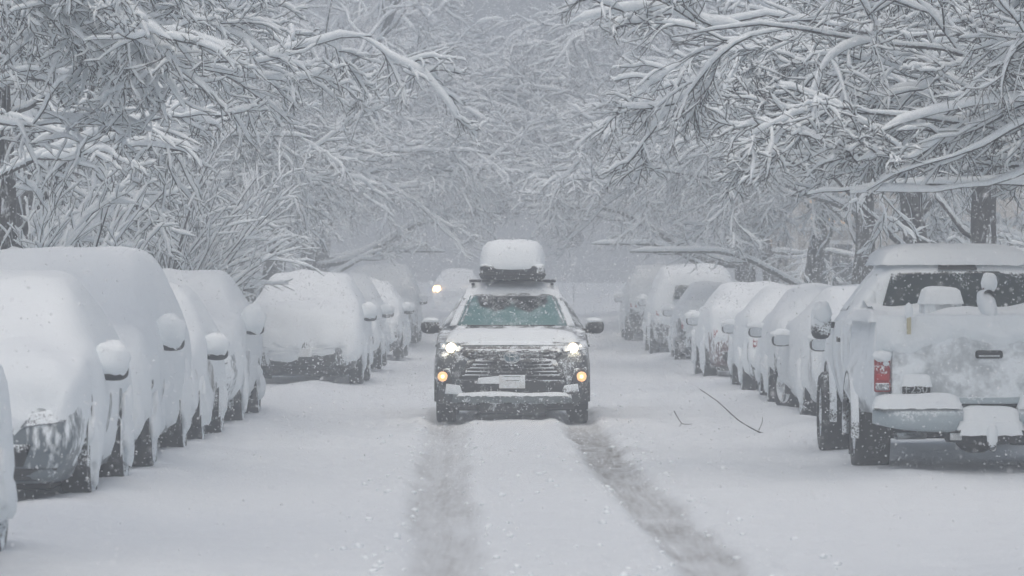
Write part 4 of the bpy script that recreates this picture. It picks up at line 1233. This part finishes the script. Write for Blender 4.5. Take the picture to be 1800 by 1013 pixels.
def pickup():
    # local frame: tail at y = 0 facing -y, nose at y = 5.9
    root = empty('pickup_truck', (4.03, 34.3, -0.01), math.radians(0.0))
    tag(root, 'white snow-covered pickup truck parked tail-on at the right edge', 'pickup truck')
    # cargo box: outer side walls with bulging rear arches
    st = [(0.02, .58, 1.05, 1.36, .92, .985, .96), (0.12, .55, 1.05, 1.37, .94, 1.0, .965), (0.6, .55, 1.05, 1.37, .95, 1.01, .965), (1.1, .55, 1.05, 1.37, .95, 1.02, .965), (1.6, .55, 1.05, 1.37, .95, 1.01, .965), (2.35, .55, 1.05, 1.37, .95, 1.0, .965)]
    def wall(s):
        V, F = [], []
        rows = catmull(st, 5)
        for (y, zl, zb, zt, wl, wb, wt) in rows:
            fl = 0.13 * math.exp(-((y - 1.05) / 0.55) ** 4)
            prof = [(wl - .10, zl), (wl + fl * 0.8, zl), (wb + fl, zl + .18), (wb + fl * .8, zb - .12), (wb, zb + .05), (wt + .01, zt - .04), (wt - .02, zt), (wt - .10, zt), (wt - .10, zl)]
            for a, b in prof: V.append((s * a, y, b))
        n = 9
        m = len(rows)
        for i in range(m - 1):
            for j in range(n - 1):
                F.append((i * n + j, i * n + j + 1, (i + 1) * n + j + 1, (i + 1) * n + j))
        F.append(tuple(range(n))); F.append(tuple(range((m - 1) * n, m * n)))
        me = py_mesh('bed_side', V, F)
        bm = bmesh.new(); bm.from_mesh(me); bmesh.ops.recalc_face_normals(bm, faces=list(bm.faces)); bm.to_mesh(me); bm.free()
        return link('bed_side', me, M['pickup_side'], root)
    wall(-1); wall(1)
    box('bed_floor', (-.86, .86, 0.1, 2.3, .62, .72), M['dark_cavity'], root)
    tg = bm_obj('tailgate', bevel_box(-.835, .835, -0.03, 0.05, .66, 1.33, bev=.02, seg=3), M['pickup_tailgate'], root)
    bm = bevel_box(-.80, .80, -0.040, -0.02, .64, .70, bev=.008); bm_obj('lower_edge', bm, M['bumper_silver'], tg)
    hb = bm_obj('handle', bevel_box(-.118, .118, -0.055, -0.02, 1.03, 1.10, bev=.028, seg=4), M['black_clean'], tg)
    bm_obj('pull', bevel_box(-.09, .09, -0.066, -0.05, 1.044, 1.058, bev=.006, seg=2), M['chrome_dusted'], hb)
    # tail lamps
    for s in (-1, 1):
        tl = bm_obj('tail_light', bevel_box(min(s * .845, s * .985), max(s * .845, s * .985), -0.025, 0.10, .74, 1.07, bev=.02, seg=3), M['red_lens_dusted'], root)
        bm_obj('reverse_lens', bevel_box(min(s * .855, s * .975), max(s * .855, s * .975), -0.032, 0.0, .755, .82, bev=.01, seg=2), M['clear_lens'], tl)
        bm_obj('lit_lens', bevel_box(min(s * .86, s * .97), max(s * .86, s * .97), -0.034, 0.0, .84, .90, bev=.012, seg=2), M['red_lens'], tl)
        # snow stuck over the upper half of the lamp
        ellipsoid('stuck_snow', (s * .915, -.03, 1.05), (.085, .05, .05), 'snow', tl, 0.9, 14, 8, 0.35, s * 2.0)
        ellipsoid('stuck_snow', (s * .885, -.035, .985), (.028, .02, .022), 'snow', tl, 1.0, 10, 6, 0.3, s * 5.0)
    # badge under a pad of snow
    bd = text_mesh('badge', 'F250', 0.095, 'chrome_dusted', tg, (-.625, -.038, .735), (PI / 2, 0, 0), .006, 1.05)
    box('badge_plate', (-.745, -.505, -.0345, -.029, .725, .82), M['black_clean'], tg, 0.0)
    snow_lump('badge_snow', (-.76, -.49, -.085, -.01, .80, .90), tg, .01, 4.0, .02)
    # step bumper in two wings and a dropped middle
    for s in (-1, 1):
        V, F = [], []
        nseg = 12
        for i in range(nseg + 1):
            t = i / nseg
            x = s * (.24 + (1.0 - .24) * t)
            back = -0.22 + 0.16 * max(0, t - .7) ** 2 / .09
            low = .40 + 0.07 * t ** 3 + (0.10 * (1 - t / .12) ** 2 if t < .12 else 0)
            for (yy, zz) in ((0.02, .60), (back + .03, .60), (back, .575), (back + .005, .50), (back + .03, low + .02), (back + .07, low), (0.02, low + .02)):
                V.append((x, yy, zz))
        for i in range(nseg):
            for j in range(6):
                F.append((i * 7 + j, i * 7 + j + 1, (i + 1) * 7 + j + 1, (i + 1) * 7 + j))
        F.append(tuple(range(7))); F.append(tuple(range(nseg * 7, nseg * 7 + 7)))
        me = py_mesh('bumper', V, F)
        bm = bmesh.new(); bm.from_mesh(me); bmesh.ops.recalc_face_normals(bm, faces=list(bm.faces)); bm.to_mesh(me); bm.free()
        bp = link('bumper', me, M['bumper_silver'], root, True)
        a, b = sorted((s * .25, s * 1.0))
        box('step_pad', (a, b, -.20, -.02, .598, .622), M['black_trim'], bp, .008)
        snow_lump('bumper_snow', (a - .01, b + .01, -.235, .0, .615, .735 if s < 0 else .75), bp, .012, s * 3.0, .035)
    box('bumper_centre', (-.27, .27, -.17, .02, .42, .50), M['black_trim'], root, .015)
    V = []
    snow_lump('centre_snow', (-.29, .29, -.22, .02, .43, .63), root, .012, 8.0, .035)
    snow_lump('centre_apron_snow', (-.27, .27, -.235, -.15, .385, .50), root, .012, 9.0, .03)
    # hitch with its cap of snow
    hitch = box('tow_hitch', (-.04, .04, -.30, .1, .30, .375), M['black_trim'], root, .01)
    ellipsoid('hitch_snow', (0, -.27, .375), (.048, .05, .10), 'snow', hitch, .8, 14, 10, .1, 3.0)
    oval_ring('hitch_pin', 0, .272, .030, .026, -.30, .005, 'black_trim', hitch)
    # frame, axle, exhaust, spare wheel under the bed
    box('rear_axle', (-.80, .80, .98, 1.12, .30, .42), M['dark_cavity'], root, .04)
    ellipsoid('differential', (0, 1.0, .36), (.2, .2, .19), 'dark_cavity', root, .9)
    for s in (-1, 1): box('frame_rail', (s * .45 - .05, s * .45 + .05, 0.0, 5.2, .42, .56), M['dark_cavity'], root, .01)
    sp = lathe_x('spare_wheel', [(-.11, .2), (-.11, .36), (-.06, .39), (.06, .39), (.11, .36), (.11, .2)], 'rubber', root, (0.05, .52, .40))
    sp.rotation_euler = (0, PI / 2, 0)
    box('plate_bracket', (-.34, -.24, -.10, -.08, .33, .39), M['plate_white'], root, .004)
    ex = lathe_x('exhaust', [(-.2, .03), (.1, .032), (.1, .026), (-.2, .02)], 'chrome_dusted', root, (-.62, .1, .36), 14)
    ex.rotation_euler = (0, 0, .5)
    # wheels
    for yy in (1.05, 5.0):
        for s in (-1, 1):
            wheel(root, s * .93, yy, .40, .30, s)
            arch(root, s * (1.10 if yy < 2 else .98), yy, .42, s, 'black_trim_snowy')
    for s in (-1, 1):
        box('mud_flap', (s * .93 - .15, s * .93 + .15, 1.50, 1.52, .14, .60), M['rubber'], root, .004)
    # cab
    cst = [(2.42, .50, 1.20, 1.30, .80, .94, .86), (2.44, .46, 1.34, 1.74, .86, .985, .72), (2.52, .45, 1.38, 1.86, .90, 1.0, .66), (2.72, .45, 1.38, 1.905, .90, 1.0, .645), (3.6, .45, 1.38, 1.91, .90, 1.0, .64), (4.05, .45, 1.36, 1.84, .90, 1.0, .63), (4.55, .45, 1.30, 1.40, .90, 1.0, .80),
           (4.75, .45, 1.24, 1.28, .90, 1.0, .84), (5.4, .47, 1.14, 1.22, .90, 1.0, .84), (5.80, .50, 1.05, 1.15, .88, .97, .82), (5.90, .56, .90, 1.0, .84, .92, .80)]
    G = loft(cst, 5)
    me, V, F = loft_mesh('cab', G)
    cab = link('cab', me, M['pickup_side'], root)
    shp = Shell(V, F)
    panel('rear_window', shp, 'front', [(-.70, 1.44), (.70, 1.44), (.61, 1.765), (.56, 1.785), (-.56, 1.785), (-.61, 1.765)], 'glass_dark_dusted', cab, .022, .06, 6, .05)
    panel('brake_light_bar', shp, 'front', [(-.18, 1.80), (.18, 1.80), (.17, 1.845), (-.17, 1.845)], 'black_clean', cab, .03, .05)
    for s in (-1, 1):
        ax = 'right' if s > 0 else 'left'
        d = panel('door', shp, ax, [(3.2, .55), (4.3, .55), (4.3, 1.30), (3.2, 1.32)], 'pickup_side', cab, .008)
        panel('handle', shp, ax, [(3.27, 1.12), (3.47, 1.12), (3.47, 1.17), (3.27, 1.17)], 'black_trim', d, .03)
        panel('side_window', shp, ax, [(3.2, 1.42), (4.35, 1.40), (4.0, 1.74), (3.2, 1.77)], 'window_snowy', cab, .006)
        mr = ellipsoid('door_mirror', (s * 1.13, 4.15, 1.30), (.10, .07, .17), 'black_trim_snowy', cab, .6)
        box('bracket', (min(s * .97, s * 1.06), max(s * .97, s * 1.06), 4.13, 4.19, 1.24, 1.30), M['black_trim'], mr, .01)
        ellipsoid('stuck_snow', (s * 1.12, 4.09, 1.40), (.085, .06, .10), 'snow', mr, .8, 14, 9, .3, s)
    # snow on cab, rails, tailgate and in the bed
    snow_lump('roof_snow', (-.70, .70, 2.44, 4.35, 1.855, 2.045), cab, .012, 6.0, .05)
    snow_lump('hood_snow', (-.85, .85, 4.5, 5.85, 1.14, 1.42), cab, .02, 6.5, .08)
    for s in (-1, 1):
        a, b = sorted((s * .82, s * 1.03))
        snow_lump('rail_snow', (a, b, .04, 2.42, 1.35, 1.44), root, .015, s * 7.0, .035)
    snow_lump('tailgate_snow', (-.90, .90, -.075, .22, 1.30, 1.42), root, .014, 3.3, .035)
    # drift in the box, sloping up to the cab window
    Vv = []
    nx, ny = 46, 46
    for i in range(nx + 1):
        for j in range(ny + 1):
            x = -.88 + 1.76 * i / nx; y = .08 + 2.38 * j / ny
            z = 1.31 + .16 * (j / ny) ** 1.3 + .05 * nz(x * 2, y * 2, 1) + .02 * nz(x * 6, y * 6, 2) + .06 * (abs(x) / .88) ** 4
            z += .08 * math.exp(-((x + .12) / .34) ** 2 - ((y - 1.2) / .4) ** 2) + .07 * math.exp(-((x - .62) / .26) ** 2 - ((y - 1.5) / .6) ** 2)
            Vv.append((x, y, z))
    link('bed_snow', py_mesh('bed_snow', Vv, [tuple(int(q) for q in f[::-1]) for f in grid_faces(nx + 1, ny + 1)]), M['snow'], root)
    # snow plastered over the top of the tailgate
    Vv = []
    nx, nzz = 70, 26
    for i in range(nx + 1):
        for j in range(nzz + 1):
            x = -.97 + 1.94 * i / nx; v = j / nzz; z = 1.40 - v * .50
            lim = .17 + .09 * nz(x * 2.2, 3.1, 0) + .05 * nz(x * 6, 1.1, 0) + .10 * math.exp(-((x + .75) / .3) ** 2) + .07 * math.exp(-((x - .1) / .35) ** 2) + .02 * nz(x * 17, z * 17, 4)
            f = max(-1.0, min(1.0, (lim - (1.40 - z)) / .07))
            t = (.055 * f if f < 0 else .050 * f ** .7 + .012 * nz(x * 9, z * 9, 2)) 
            Vv.append((x, -.033 - t, z))
    link('plastered_snow', py_mesh('plastered_snow', Vv, [tuple(int(q) for q in f[::-1]) for f in grid_faces(nx + 1, nzz + 1)]), M['snow'], tg)
    return root


PK = pickup()
px, py = 4.03, 34.3


def bed_things():
    # things sticking out of the snow in the pickup's box
    r = empty('wooden_post', (px + .17, py + 1.5, 1.40))
    tag(r, 'upright brown post with a white snow cap standing in the pickup bed', 'post')
    box('post', (-.05, .05, -.04, .04, 0, .26), M['brown_wood'], r, .008)
    ellipsoid('snow_cap', (.012, 0, .27), (.072, .07, .095), 'snow', r, .85, 16, 10, .1, 2.0)
    r = empty('cargo_crate', (px - .26, py + 1.45, 1.42), .06)
    tag(r, 'snow-topped square crate half buried in the pickup bed', 'crate')
    box('crate', (-.17, .17, -.15, .15, -.1, .11), M['paint_white'], r, .01)
    snow_lump('snow_cap', (-.19, .19, -.17, .17, .07, .215), r, .008, 2.2, .03)
    r = empty('pipe_end', (px - .02, py + .12, 1.42), 0)
    tag(r, 'snow-sleeved pipe end poking out over the middle of the tailgate', 'pipe')
    p = lathe_x('pipe', [(-.30, .045), (.55, .045), (.55, .03), (-.30, .03)], 'black_trim', r, (0.06, 0.25, .06), 16)
    p.rotation_euler = (0, .30, PI * .47)
    e = ellipsoid('snow_sleeve', (.02, 0.02, .05), (.075, .22, .085), 'snow', r, .9, 16, 10, .12, 6.0)
    e.rotation_euler = (.5, 0, .15)
    e.location = (0, 0, .01)
    r = empty('marker_stake', (px - .70, py - .05, 1.20), 0)
    tag(r, 'short pale yellow stake against the left end of the pickup tailgate', 'stake')
    s = box('stake', (-.018, .018, -.11, -.075, 0.03, .20), M['strap_yellow'], r, .006)
    ellipsoid('snow_cap', (0, -.09, .23), (.036, .035, .07), 'snow', r, .9, 12, 8, .15, 1.0)


bed_things()


# ------------------------------------------------------------------ house, sign, fallen twigs
dusted('house_wall', (0.46, 0.44, 0.41), 0.25, 0.85, coarse=2, fine=20)
dusted('house_trim', (0.62, 0.62, 0.60), 0.3, 0.7)
plain('window_dark', (0.05, 0.06, 0.07), 0.15)


def house():
    x0, x1, y0, y1, zb, zt = 6.5, 15.5, 95.0, 107.0, 0.2, 6.6
    r = empty('house', (x0, y0, 0.3))
    tag(r, 'pale house with warm lit upper windows behind the trees on the right', 'house')
    W, D, H = x1 - x0, y1 - y0, 7.0
    box('wall', (0, W, 0, D, 0, H), M['house_wall'], r, .02)
    # gable roof with overhang and its load of snow
    def roof(name, off, th, mat, par):
        V = [(-.5, -.5, H + off - .1), (W / 2, -.5, H + off + 2.9), (W + .5, -.5, H + off - .1), (-.5, D + .5, H + off - .1), (W / 2, D + .5, H + off + 2.9), (W + .5, D + .5, H + off - .1)]
        V += [(a, b, c - th) for a, b, c in V]
        F = [(0, 1, 4, 3), (1, 2, 5, 4), (6, 9, 10, 7), (7, 10, 11, 8), (0, 6, 7, 1), (1, 7, 8, 2), (3, 4, 10, 9), (4, 5, 11, 10), (0, 3, 9, 6), (2, 8, 11, 5)]
        return link(name, py_mesh(name, V, F), M[mat], par, False)
    rf = roof('roof', .15, .2, 'paint_dark', r)
    roof('roof_snow', .43, .26, 'snow', rf)
    box('corner_board', (-.03, .12, -.03, .12, 0.02, H - .02), M['house_trim'], r, .01)
    for i, (yy, z, lit) in enumerate([(1.6, .9, 0), (4.6, .9, 0), (7.6, .9, 1), (10.2, .9, 0), (1.6, 3.9, 1), (4.6, 3.9, 1), (7.6, 3.9, 1), (10.2, 3.9, 0)]):
        f = box('window', (-.06, .02, yy - .6, yy + .6, z - .1, z + 1.6), M['house_trim'], r, .01)
        box('pane', (-.075, -.061, yy - .5, yy - .03, z, z + 1.5), M['window_lit' if lit else 'window_dark'], f, 0)
        box('pane', (-.075, -.061, yy + .03, yy + .5, z, z + 1.5), M['window_lit' if lit else 'window_dark'], f, 0)
        box('sill', (-.16, -.062, yy - .66, yy + .66, z - .16, z - .08), M['snow'], f, .01)
    for i, (xx, z, lit) in enumerate([(0.9, .7, 0), (3.2, .7, 0), (0.9, 2.7, 1), (3.2, 2.7, 0), (0.8, 4.7, 1), (2.4, 4.7, 1), (5.0, 4.7, 0)]):
        f = box('window', (xx - .6, xx + .6, -.06, .02, z - .1, z + 1.6), M['house_trim'], r, .01)
        box('pane', (xx - .5, xx - .03, -.075, -.061, z, z + 1.5), M['window_lit' if lit else 'window_dark'], f, 0)
        box('pane', (xx + .03, xx + .5, -.075, -.061, z, z + 1.5), M['window_lit' if lit else 'window_dark'], f, 0)
        box('sill', (xx - .66, xx + .66, -.16, -.062, z - .16, z - .08), M['snow'], f, .01)


house()


def sign():
    r = empty('traffic_sign', (2.2, 165.0, .45))
    tag(r, 'faint round sign on a post, right of the roof box in the haze', 'sign')
    box('post', (-.03, .03, -.03, .03, 0, 3.3), M['chrome_dusted'], r, .01)
    V, n = [], 28
    for y in (-.08, -.06):
        for i in range(n):
            a = 2 * PI * i / n
            V.append((math.cos(a) * .42, y, 2.9 + math.sin(a) * .42))
    F = [tuple(range(n)), tuple(range(n, 2 * n))] + [(i, (i + 1) % n, n + (i + 1) % n, n + i) for i in range(n)]
    link('disc', py_mesh('disc', V, F), M['black_trim'], r, False)
    box('snow_cap', (-.2, .2, -.1, -.04, 3.30, 3.37), M['snow'], r, .02)


sign()


def stick(name, label, pts, r0):
    r = empty(name, (pts[0][0], pts[0][1], 0))
    tag(r, label, 'branch', 'fallen branches on the road')
    def seg(nm, pp, rad, par):
        C = catmull(np.array([(p[0] - pts[0][0], p[1] - pts[0][1], p[2]) for p in pp]), 6)[None]
        t = Tubes(); R = np.linspace(rad, rad * .5, C.shape[1])[None]
        t.bark(C, R, 6)
        return link(nm, t.mesh(nm), M['twig_bark'], par)
    return r, seg


def road_pt(x, y, dz=0.02):
    return (x, y, float(ground_z(np.array([x]), np.array([y]))[0]) + dz)


r, seg = stick('fallen_branch', 'long thin bare branch sticking out of the snow left of the pickup', [road_pt(2.58, 43.0)], 0.02)
seg('stem', [road_pt(2.66, 42.8, -.02), road_pt(2.57, 43.1, .015), road_pt(2.40, 43.9, .12), (2.22, 44.8, .32), (2.05, 45.6, .44)], .009, r)
seg('side_twig', [road_pt(2.57, 43.1, .015), (2.62, 43.2, .14), (2.63, 43.3, .20)], .005, r)
r, seg = stick('fallen_twig', 'small forked twig on the snow right of the oncoming car', [road_pt(1.90, 46.6)], 0.01)
seg('stem', [(1.79, 46.4, .16), road_pt(1.87, 46.2, .03), road_pt(1.98, 46.0, .02)], .006, r)
seg('side_twig', [road_pt(1.87, 46.2, .03), road_pt(1.82, 45.8, .01)], .004, r)

# ------------------------------------------------------------------ falling snow and the hazy air
def flakes():
    rng = np.random.default_rng(77)
    parts = []
    # (x range, y range, z range, count, size range in metres)
    zones = [((-3.2, 3.2), (7, 20), (-0.1, 3.6), (6000, 28000, 55000, 45000, 45000)[0], (0.002, 0.0065)), ((-5.5, 5.5), (20, 34), (0.05, 5.2), (6000, 28000, 55000, 45000, 45000)[1], (0.0033, 0.0085)),
             ((-8.5, 8.5), (34, 64), (0.1, 7.0), (6000, 28000, 55000, 45000, 45000)[2], (0.005, 0.012))]
    for xr, yr, zr, n, sr in zones + [((-9.0, 9.0), (60, 84), (0.1, 7.6), (6000, 28000, 55000, 45000, 45000)[3], (0.009, 0.020)), ((-11.0, 11.0), (84, 118), (0.4, 9.0), (6000, 28000, 55000, 45000, 45000)[4], (0.011, 0.024))]:
        c = np.stack([rng.uniform(*xr, n), rng.uniform(*yr, n), rng.uniform(*zr, n)], -1)
        s = sr[0] + (sr[1] - sr[0]) * rng.random(n) ** 2.2
        parts.append((c, s))
    C = np.concatenate([p[0] for p in parts]); S = np.concatenate([p[1] for p in parts])
    keep = C[:, 2] > ground_z(C[:, 0], C[:, 1], False) + 0.02
    C = C[keep]; S = S[keep]
    n = len(C)
    octv = np.array([(1, 1, 1), (-1, -1, 1), (-1, 1, -1), (1, -1, -1)], float) * 0.62
    octf = np.array([(0, 1, 2), (0, 3, 1), (0, 2, 3), (1, 3, 2)])
    V = octv[None] * S[:, None, None] * rng.uniform(0.6, 1.25, (n, 4, 1)) + rng.normal(0, 0.30, (n, 4, 3)) * S[:, None, None]
    V = V + C[:, None]
    F = octf[None] + (np.arange(n) * 4)[:, None, None]
    me = fast_mesh('falling_snow', V.reshape(-1, 3), F.reshape(-1, 3))
    tag(link('falling_snow', me, M['flake']), 'white snowflakes falling thickly through the air', 'snowfall', kind='stuff')


flakes()


def haze():
    bm = bevel_box(-70, 70, -12, 285, -2.0, 17.5, bev=0)
    m = bpy.data.materials.new('haze')
    m.use_nodes = True
    nt = m.node_tree
    nt.nodes.clear()
    out = nt.nodes.new('ShaderNodeOutputMaterial')
    pv = nt.nodes.new('ShaderNodeVolumePrincipled')
    pv.inputs['Color'].default_value = (0.92, 0.945, 0.965, 1)
    pv.inputs['Density'].default_value = 0.0078
    pv.inputs['Anisotropy'].default_value = 0.65
    nt.links.new(pv.outputs[0], out.inputs['Volume'])
    tag(bm_obj('haze', bm, m, smooth=False), 'pale hazy air full of blowing snow', 'haze', kind='stuff')


haze()
